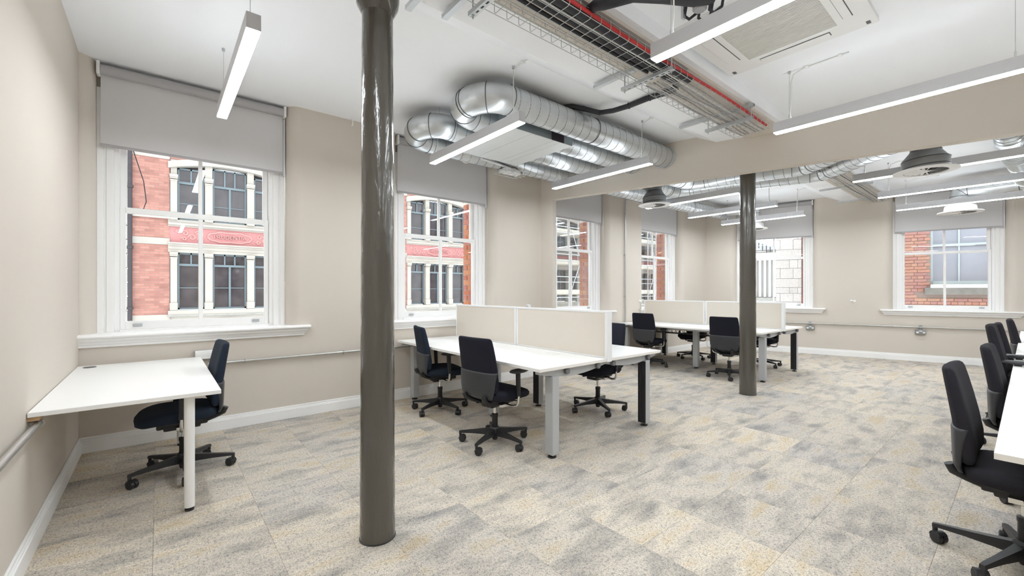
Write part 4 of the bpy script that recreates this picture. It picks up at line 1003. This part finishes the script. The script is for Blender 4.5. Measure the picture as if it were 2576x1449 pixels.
def bay(xc, detail=True):
    for z0, z1, zt, zm in ((0.76, 2.56, 2.18, 1.45), (3.58, 5.36, 4.78, 4.12)):
        facade_window(xc - 0.47, xc + 0.47, z0, z1, zt, zm, 3, True)
        zz = z1 if z0 < 1 else z1 - 0.12
        facade_window(xc - 1.38, xc - 0.70, z0, zz, zt, zm, 2, False); facade_window(xc + 0.70, xc + 1.38, z0, zz, zt, zm, 2, False)
        for a, b in ((-0.70, -0.47), (0.47, 0.70), (-1.58, -1.38), (1.38, 1.58)): stone_post(xc + a, xc + b, z0 - 0.02, z1 if z0 < 1 else 4.98)
        for a, b in ((-1.58, 1.58),): bp('room_behind', 'pane_dark', xc + a, xc + b, YF + 0.22, YF + 0.3, z0, z1)
    for a, b in ((-0.70, -0.47), (0.47, 0.70), (-1.58, -1.38), (1.38, 1.58)): bp('stone_mullion', 'stone', xc + a + 0.02, xc + b - 0.02, YF - 0.02, YF + 0.22, 4.98, 5.45)
    # sill band and panels below
    bp('sill_band', 'stone', xc - 1.62, xc + 1.62, YF - 0.10, YF + 0.3, 0.60, 0.74); bp('string_course', 'stonedk', xc - 1.62, xc + 1.62, YF - 0.13, YF + 0.3, 0.555, 0.60)
    bp('stone_base', 'stone', xc - 1.62, xc + 1.62, YF - 0.02, YF + 0.3, -4, 0.555)
    mb = MB(); pts = [(xc + 1.35 * math.cos(t), YF - 0.05, -0.75 + 1.15 * math.sin(t)) for t in [PI * i / 16 for i in range(17)]]
    mb.tube(pts, 0.05, 8); mb.tube([(p[0] * 0.94 + xc * 0.06, p[1], p[2] - 0.12) for p in pts], 0.03, 8); mb.build('door_arch', M['stonedk'], ob, smooth=50)
    # entablature, frieze, cornice
    for k, (z0, z1, d_) in enumerate(((2.56, 2.66, 0.06), (2.66, 2.76, 0.09), (2.76, 2.82, 0.13), (2.82, 2.86, 0.18))): bp('entablature', 'stone', xc - 1.62, xc + 1.62, YF - d_, YF + 0.3, z0, z1)
    fz = bp('frieze', 'terra', xc - 1.62, xc + 1.62, YF - 0.03, YF + 0.3, 2.86, 3.36)
    for z0, z1, d_ in ((3.36, 3.41, 0.08), (3.41, 3.47, 0.14), (3.47, 3.58, 0.06)): bp('cornice', 'stone', xc - 1.62, xc + 1.62, YF - d_, YF + 0.3, z0, z1)
    if detail:
        mb = MB(); y = YF - 0.035
        cart = [(-0.62, 0), (-0.55, 0.10), (-0.40, 0.13), (-0.30, 0.17), (0, 0.155), (0.30, 0.17), (0.40, 0.13), (0.55, 0.10), (0.62, 0)]
        pl_ = [(xc + a, y, 3.11 + b) for a, b in cart] + [(xc + a, y, 3.11 - b) for a, b in cart[::-1][1:]]
        mb.tube(pl_, 0.030, 6)
        mb.build('cartouche', M['terra_lit'], fz, smooth=50).location = (0, 0, 0)
        mb = MB()
        for s in (-1, 1):
            for a, b, r in ((0.85, 0.08, 0.09), (1.02, -0.06, 0.11), (1.20, 0.06, 0.10), (0.82, -0.12, 0.07), (1.22, -0.12, 0.07), (1.38, 0.10, 0.06)):
                sp = [(xc + s * (a + r * (1 - q / 14) * math.cos(q * 0.75)), y, 3.11 + b + r * (1 - q / 14) * math.sin(q * 0.75)) for q in range(11)]
                mb.tube(sp, 0.024, 5)
            mb.tube([(xc + s * 0.72, y, 3.0), (xc + s * 0.95, y, 3.22), (xc + s * 1.15, y, 3.02), (xc + s * 1.40, y, 3.22)], 0.015, 5)
        mb.build('carved_scrolls', M['terra_lit'], fz, smooth=50).location = (0, 0, 0)
        cu = bpy.data.curves.new('lettering', 'FONT'); cu.body = 'PRUDENTIA'; cu.size = 0.17; cu.extrude = 0.03; cu.align_x = 'CENTER'; cu.align_y = 'CENTER'
        to = bpy.data.objects.new('tmp_text', cu); COL.objects.link(to)
        dg = bpy.context.evaluated_depsgraph_get(); me = bpy.data.meshes.new_from_object(to.evaluated_get(dg)); bpy.data.objects.remove(to)
        me.materials.clear(); me.materials.append(M['terra_lit'])
        lo = link('lettering', me, None, fz); lo.parent = fz; lo.location = (xc, YF - 0.04, 3.11); lo.rotation_euler = (PI / 2, 0, 0)
    # segmental stone arch over the upper windows
    mb = MB(); nseg = 14; ring1 = []; 
    for i in range(nseg + 1):
        f = -1 + 2 * i / nseg; zb_ = 5.42 - 0.26 * f * f; zt_ = 5.62 - 0.26 * f * f
        ring1.append([(xc + 1.62 * f, YF - 0.10, zb_), (xc + 1.62 * f, YF + 0.3, zb_), (xc + 1.62 * f, YF + 0.3, zt_), (xc + 1.62 * f, YF - 0.10, zt_)])
    mb.loft(ring1); mb.build('stone_arch', M['stone'], ob, smooth=30)
    mb = MB(); mb.loft([[(a, YF + 0.0, z) for a, z in ((xc - 1.62, 5.35), (xc, 5.60), (xc + 1.62, 5.35), (xc + 1.62, 9), (xc - 1.62, 9))], [(a, YF + 0.3, z) for a, z in ((xc - 1.62, 5.35), (xc, 5.60), (xc + 1.62, 5.35), (xc + 1.62, 9), (xc - 1.62, 9))]])
    mb.build('brick_spandrel', M['facade'], ob)
XBAY = [1.83, 9.75, 17.7, 25.7]
for i, xc in enumerate(XBAY): bay(xc, i < 3)
edges = [(-0.615, XBAY[0] - 1.58)] + [(XBAY[i] + 1.58, XBAY[i + 1] - 1.58) for i in range(len(XBAY) - 1)]
for a, b in edges:
    bp('brick_pier', 'facade', a, b, YF - 0.04, YF + 0.3, -4, 9)
    for z0, z1 in ((5.42, 5.62), (2.78, 2.98), (0.36, 0.62)): bp('stone_band', 'stone', a - 0.004, b + 0.004, YF - 0.055, YF + 0.29, z0, z1)
    bp('string_course', 'stone', a - 0.01, b + 0.01, YF - 0.10, YF + 0.29, 3.58, 3.65)
t = thing('rainwater_pipe', 'dark cast-iron rainwater pipe at the left edge of the brick building', 'pipe', (-0.69, YF - 0.1, -4))
MB().tube([(-0.662, YF - 0.12, -4), (-0.662, YF - 0.12, 9)], 0.05, 10).build('downpipe', M['ironwk'], t, smooth=50)
for z in (-1.0, 0.8, 2.6, 4.4, 6.2): MB().lathe([(0.075, 0), (0.075, 0.08)], (-0.662, YF - 0.12, z), 10).build('pipe_collar', M['ironwk'], t)
nb = thing('stone_building', 'cream stone building edge left of the red brick building', 'building', (-2.5, YF, -4))
MB().box(-26, -0.95, YF + 0.05, YF + 0.5, -4, 9).build('wall', M['stone'], nb)
for k in range(7):
    for z0 in (0.7, 3.6):
        fr_ = MB().box(-5.2 - k * 2.9, -3.7 - k * 2.9, YF - 0.02, YF + 0.1, z0, z0 + 1.9).build('window', M['bluefr'], nb)
        MB().box(-5.1 - k * 2.9, -3.8 - k * 2.9, YF - 0.03, YF - 0.02, z0 + 0.1, z0 + 1.8).build('pane', M['pane_dark'], fr_)
for k in range(22):
    z0 = -3.0 + k * 0.42
    MB().box(-1.6 + 0.12 * (k % 2), -0.72, YF - 0.06 - 0.02 * (k % 3 == 0), YF + 0.3, z0, z0 + 0.405).build('quoin_block', M['ashlar'], nb, bevel=0.012)
# scaffolding in front of its farther bays
sf = thing('scaffolding', 'tube scaffolding with boarded lifts on the building seen through the far windows', 'scaffolding', (20, 15.7, -4))
tub = lambda p, q, r=0.03: MB().tube([p, q], r, 8).build('scaffold_tube', M['scaf'], sf, smooth=50)
xs = [14.9 + 0.92 * i for i in range(14)]
for i, x in enumerate(xs):
    for y in ((15.55, 16.55) if i % 2 == 0 else (15.55,)): tub((x, y, -4), (x + 0.03 * (i % 3 - 1), y, 8))
for z in (1.02, 1.82, 2.10, 2.95, 3.28, 4.40, 4.72, 5.9):
    tub((14.6, 15.5, z), (27.4, 15.5, z), 0.024)
for i in range(0, 12, 2):
    tub((xs[i], 15.48, 1.1), (xs[i] + 0.85, 15.48, 2.9), 0.022); tub((xs[i] + 0.9, 15.48, 2.95), (xs[i] + 0.15, 15.48, 4.6), 0.022); tub((xs[i] + 0.1, 15.48, -0.9), (xs[i] + 0.9, 15.48, 1.0), 0.022)
for z in (1.25, 2.84, 4.45):
    for k in range(3):
        MB().box(14.6, 27.4, 15.62 + 0.28 * k, 15.88 + 0.28 * k, z - 0.10, z - 0.055).build('scaffold_board', M['board'], sf)
    MB().box(14.6, 27.4, 15.56, 15.60, z - 0.06, z + 0.17).build('toe_board', M['board'], sf)
# loose cable hanging outside the first window
tag(MB().tube([(-0.235, YA + 0.62, 2.98), (-0.20, YA + 0.64, 2.75), (-0.12, YA + 0.66, 2.45), (-0.10, YA + 0.66, 2.25), (-0.13, YA + 0.66, 2.14), (-0.20, YA + 0.63, 2.11), (-0.275, YA + 0.58, 2.12)], 0.004, 6).build('hanging_cable', M['dark'], smooth=60), 'thin dark cable looping outside the first window', 'cable')

# ------------------------------------------------------------------ outside the end wall
V6 = 2.6
bb = thing('brick_building', 'orange-red brick building with a grey-blue sash window close outside the end wall', 'building', PB(1.4, V6, -4))
def pbx(nm_, mat, u0, u1, v0, v1, z0, z1, parent, bevel=0.0):
    o = MB().obox(PB((u0 + u1) / 2, (v0 + v1) / 2, (z0 + z1) / 2), UB * (u1 - u0) / 2, VB * (v1 - v0) / 2, (0, 0, (z1 - z0) / 2)).build(nm_, M[mat], parent, bevel=bevel)
    if parent.parent is not None: o.location = (0, 0, 0)
    return o
wu0, wu1, wz0, wz1 = 0.98, 2.12, 1.50, 3.25
for u0, u1, z0, z1 in ((-0.9, wu0, -4, 6), (wu1, 5.0, -4, 6), (wu0, wu1, -4, 1.27), (wu0, wu1, wz1, 6)): pbx('backing_wall', 'mortar', u0, u1, V6 + 0.012, V6 + 0.4, z0, z1, bb)
bm_ = MB().box(-0.1065, 0.1065, 0, 0.1, -0.0325, 0.0325).mesh('brick', bevel=0.003); bm_.materials.append(M['brickpale'])
hm_ = MB().box(-0.051, 0.051, 0, 0.1, -0.0325, 0.0325).mesh('brick', bevel=0.003); hm_.materials.append(M['brickpale'])
angB = math.atan2(UB.y, UB.x); cnt = 0
for r in range(30):
    z = 0.62 + r * 0.075; hdr = r % 4 == 2
    u = 0.31 - (0.056 if r % 2 else 0.0)
    while u < 2.5:
        L_ = 0.102 if hdr else 0.213; uc = u + L_ / 2
        if not ((uc + L_ / 2 > wu0 + 0.02 and uc - L_ / 2 < wu1 - 0.02 and z > 1.27 - 0.03) or (uc + L_ / 2 > 0.87 and z > 1.265 - 0.05 and z < 1.43)):
            o = link('brick', hm_ if hdr else bm_, None, bb); o.location = PB(uc, V6 + random.uniform(-0.004, 0.003), z) - bb.location; o.rotation_euler = (0, 0, angB); cnt += 1
        u += L_ + 0.010
sw_ = MB()
def sbx(a, b, v0, v1, z0, z1): sw_.obox(PB((a + b) / 2, (v0 + v1) / 2, (z0 + z1) / 2), UB * (b - a) / 2, VB * (v1 - v0) / 2, (0, 0, (z1 - z0) / 2))
vw = V6 + 0.12
sbx(wu0, wu0 + 0.05, vw - 0.03, vw + 0.04, wz0, wz1); sbx(wu1 - 0.05, wu1, vw - 0.03, vw + 0.04, wz0, wz1)
sbx(wu0, wu1, vw - 0.03, vw + 0.04, wz0, 1.58); sbx(wu0, wu1, vw - 0.04, vw + 0.04, 2.395, 2.437); sbx(wu0, wu1, vw - 0.03, vw + 0.04, wz1 - 0.06, wz1)
sbx(1.45, 1.476, vw - 0.02, vw + 0.03, 1.58, wz1)
wd = sw_.build('sash_window', M['pane_blue'], bb)
wd.data.materials.clear(); wd.data.materials.append(pm('grey_green_window_paint', (0.50, 0.58, 0.60), 0.5, var=0.05))
for a, b in ((wu0 + 0.05, 1.45), (1.476, wu1 - 0.05)):
    for c, d_ in ((1.58, 2.395), (2.437, wz1 - 0.06)): pbx('pane', 'pane_blue', a, b, vw + 0.005, vw + 0.012, c, d_, wd)
pbx('stone_sill', 'stonedk', 0.87, 2.25, V6 - 0.10, V6 + 0.15, 1.27, 1.425, bb, 0.008)
# pale ashlar building and far white stone building
ab = thing('ashlar_building', 'pale ashlar stone wall seen through the end-wall window behind the column', 'building', PB(-1.9, 5.0, -4))
pbx('backing_wall', 'stonedk', -2.27, -1.4, 5.02, 6.5, -4, 7, ab)
zs = [-0.2, 0.35, 0.70, 1.001, 1.273, 1.462, 1.746, 2.071, 2.34, 2.669, 2.984, 3.35, 3.7]
for i in range(len(zs) - 1):
    cuts = [-2.268, -2.151 + 0.25 * (i % 3), -1.80 + 0.06 * ((i * 2) % 3), -1.578]
    for a, b in zip(cuts[:-1], cuts[1:]): pbx('ashlar_block', 'ashlar', a + 0.003, b - 0.003, 5.0 + random.uniform(-0.004, 0.004), 5.03, zs[i] + 0.004, zs[i + 1] - 0.004, ab, 0.004)
for k in range(36):
    u0, u1 = (-1.572, -1.405) if k % 2 else (-1.572, -1.49)
    pbx('brick', 'brickdark', u0, u1, 4.985, 5.02, 0.75 + k * 0.077, 0.75 + k * 0.077 + 0.067, ab)
    if k % 2 == 0: pbx('brick', 'brickdark', -1.48, -1.405, 4.985, 5.02, 0.75 + k * 0.077, 0.75 + k * 0.077 + 0.067, ab)
fb = thing('white_stone_building', 'bright white stone building with pilasters and iron roof, far beyond the end wall', 'building', PB(-5.0, 22.0, -4))
pbx('wall', 'palestone', -12, -2.5, 22.2, 26, -4, 4.1, fb)
for k in range(16): pbx('pilaster', 'palestone', -7.2 + k * 0.28, -7.06 + k * 0.28, 22.0, 22.2, 0.95, 3.45, fb)
pbx('cornice', 'palestone', -12, -2.5, 21.9, 22.2, 3.5, 3.9, fb); pbx('base_course', 'stonedk', -12, -2.5, 21.95, 22.2, 0.7, 0.9, fb)
mb = MB(); rf = [PB(-12, 22.0, 4.1), PB(-3.1, 22.0, 4.1), PB(-4.6, 22.0, 5.0), PB(-12, 22.0, 7.0)]
mb.loft([rf, [p + VB * 3 for p in rf]]); mb.build('roof', M['greycable'], fb)
for k in range(10):
    a = PB(-3.3 - k * 0.22, 21.95, 4.1 + 0.1 * k); MB().tube([a, a + Vector((0, 0, -0.55 + 0.1 * (k % 3)))], 0.02, 6).build('roof_bracket', M['ironwk'], fb)
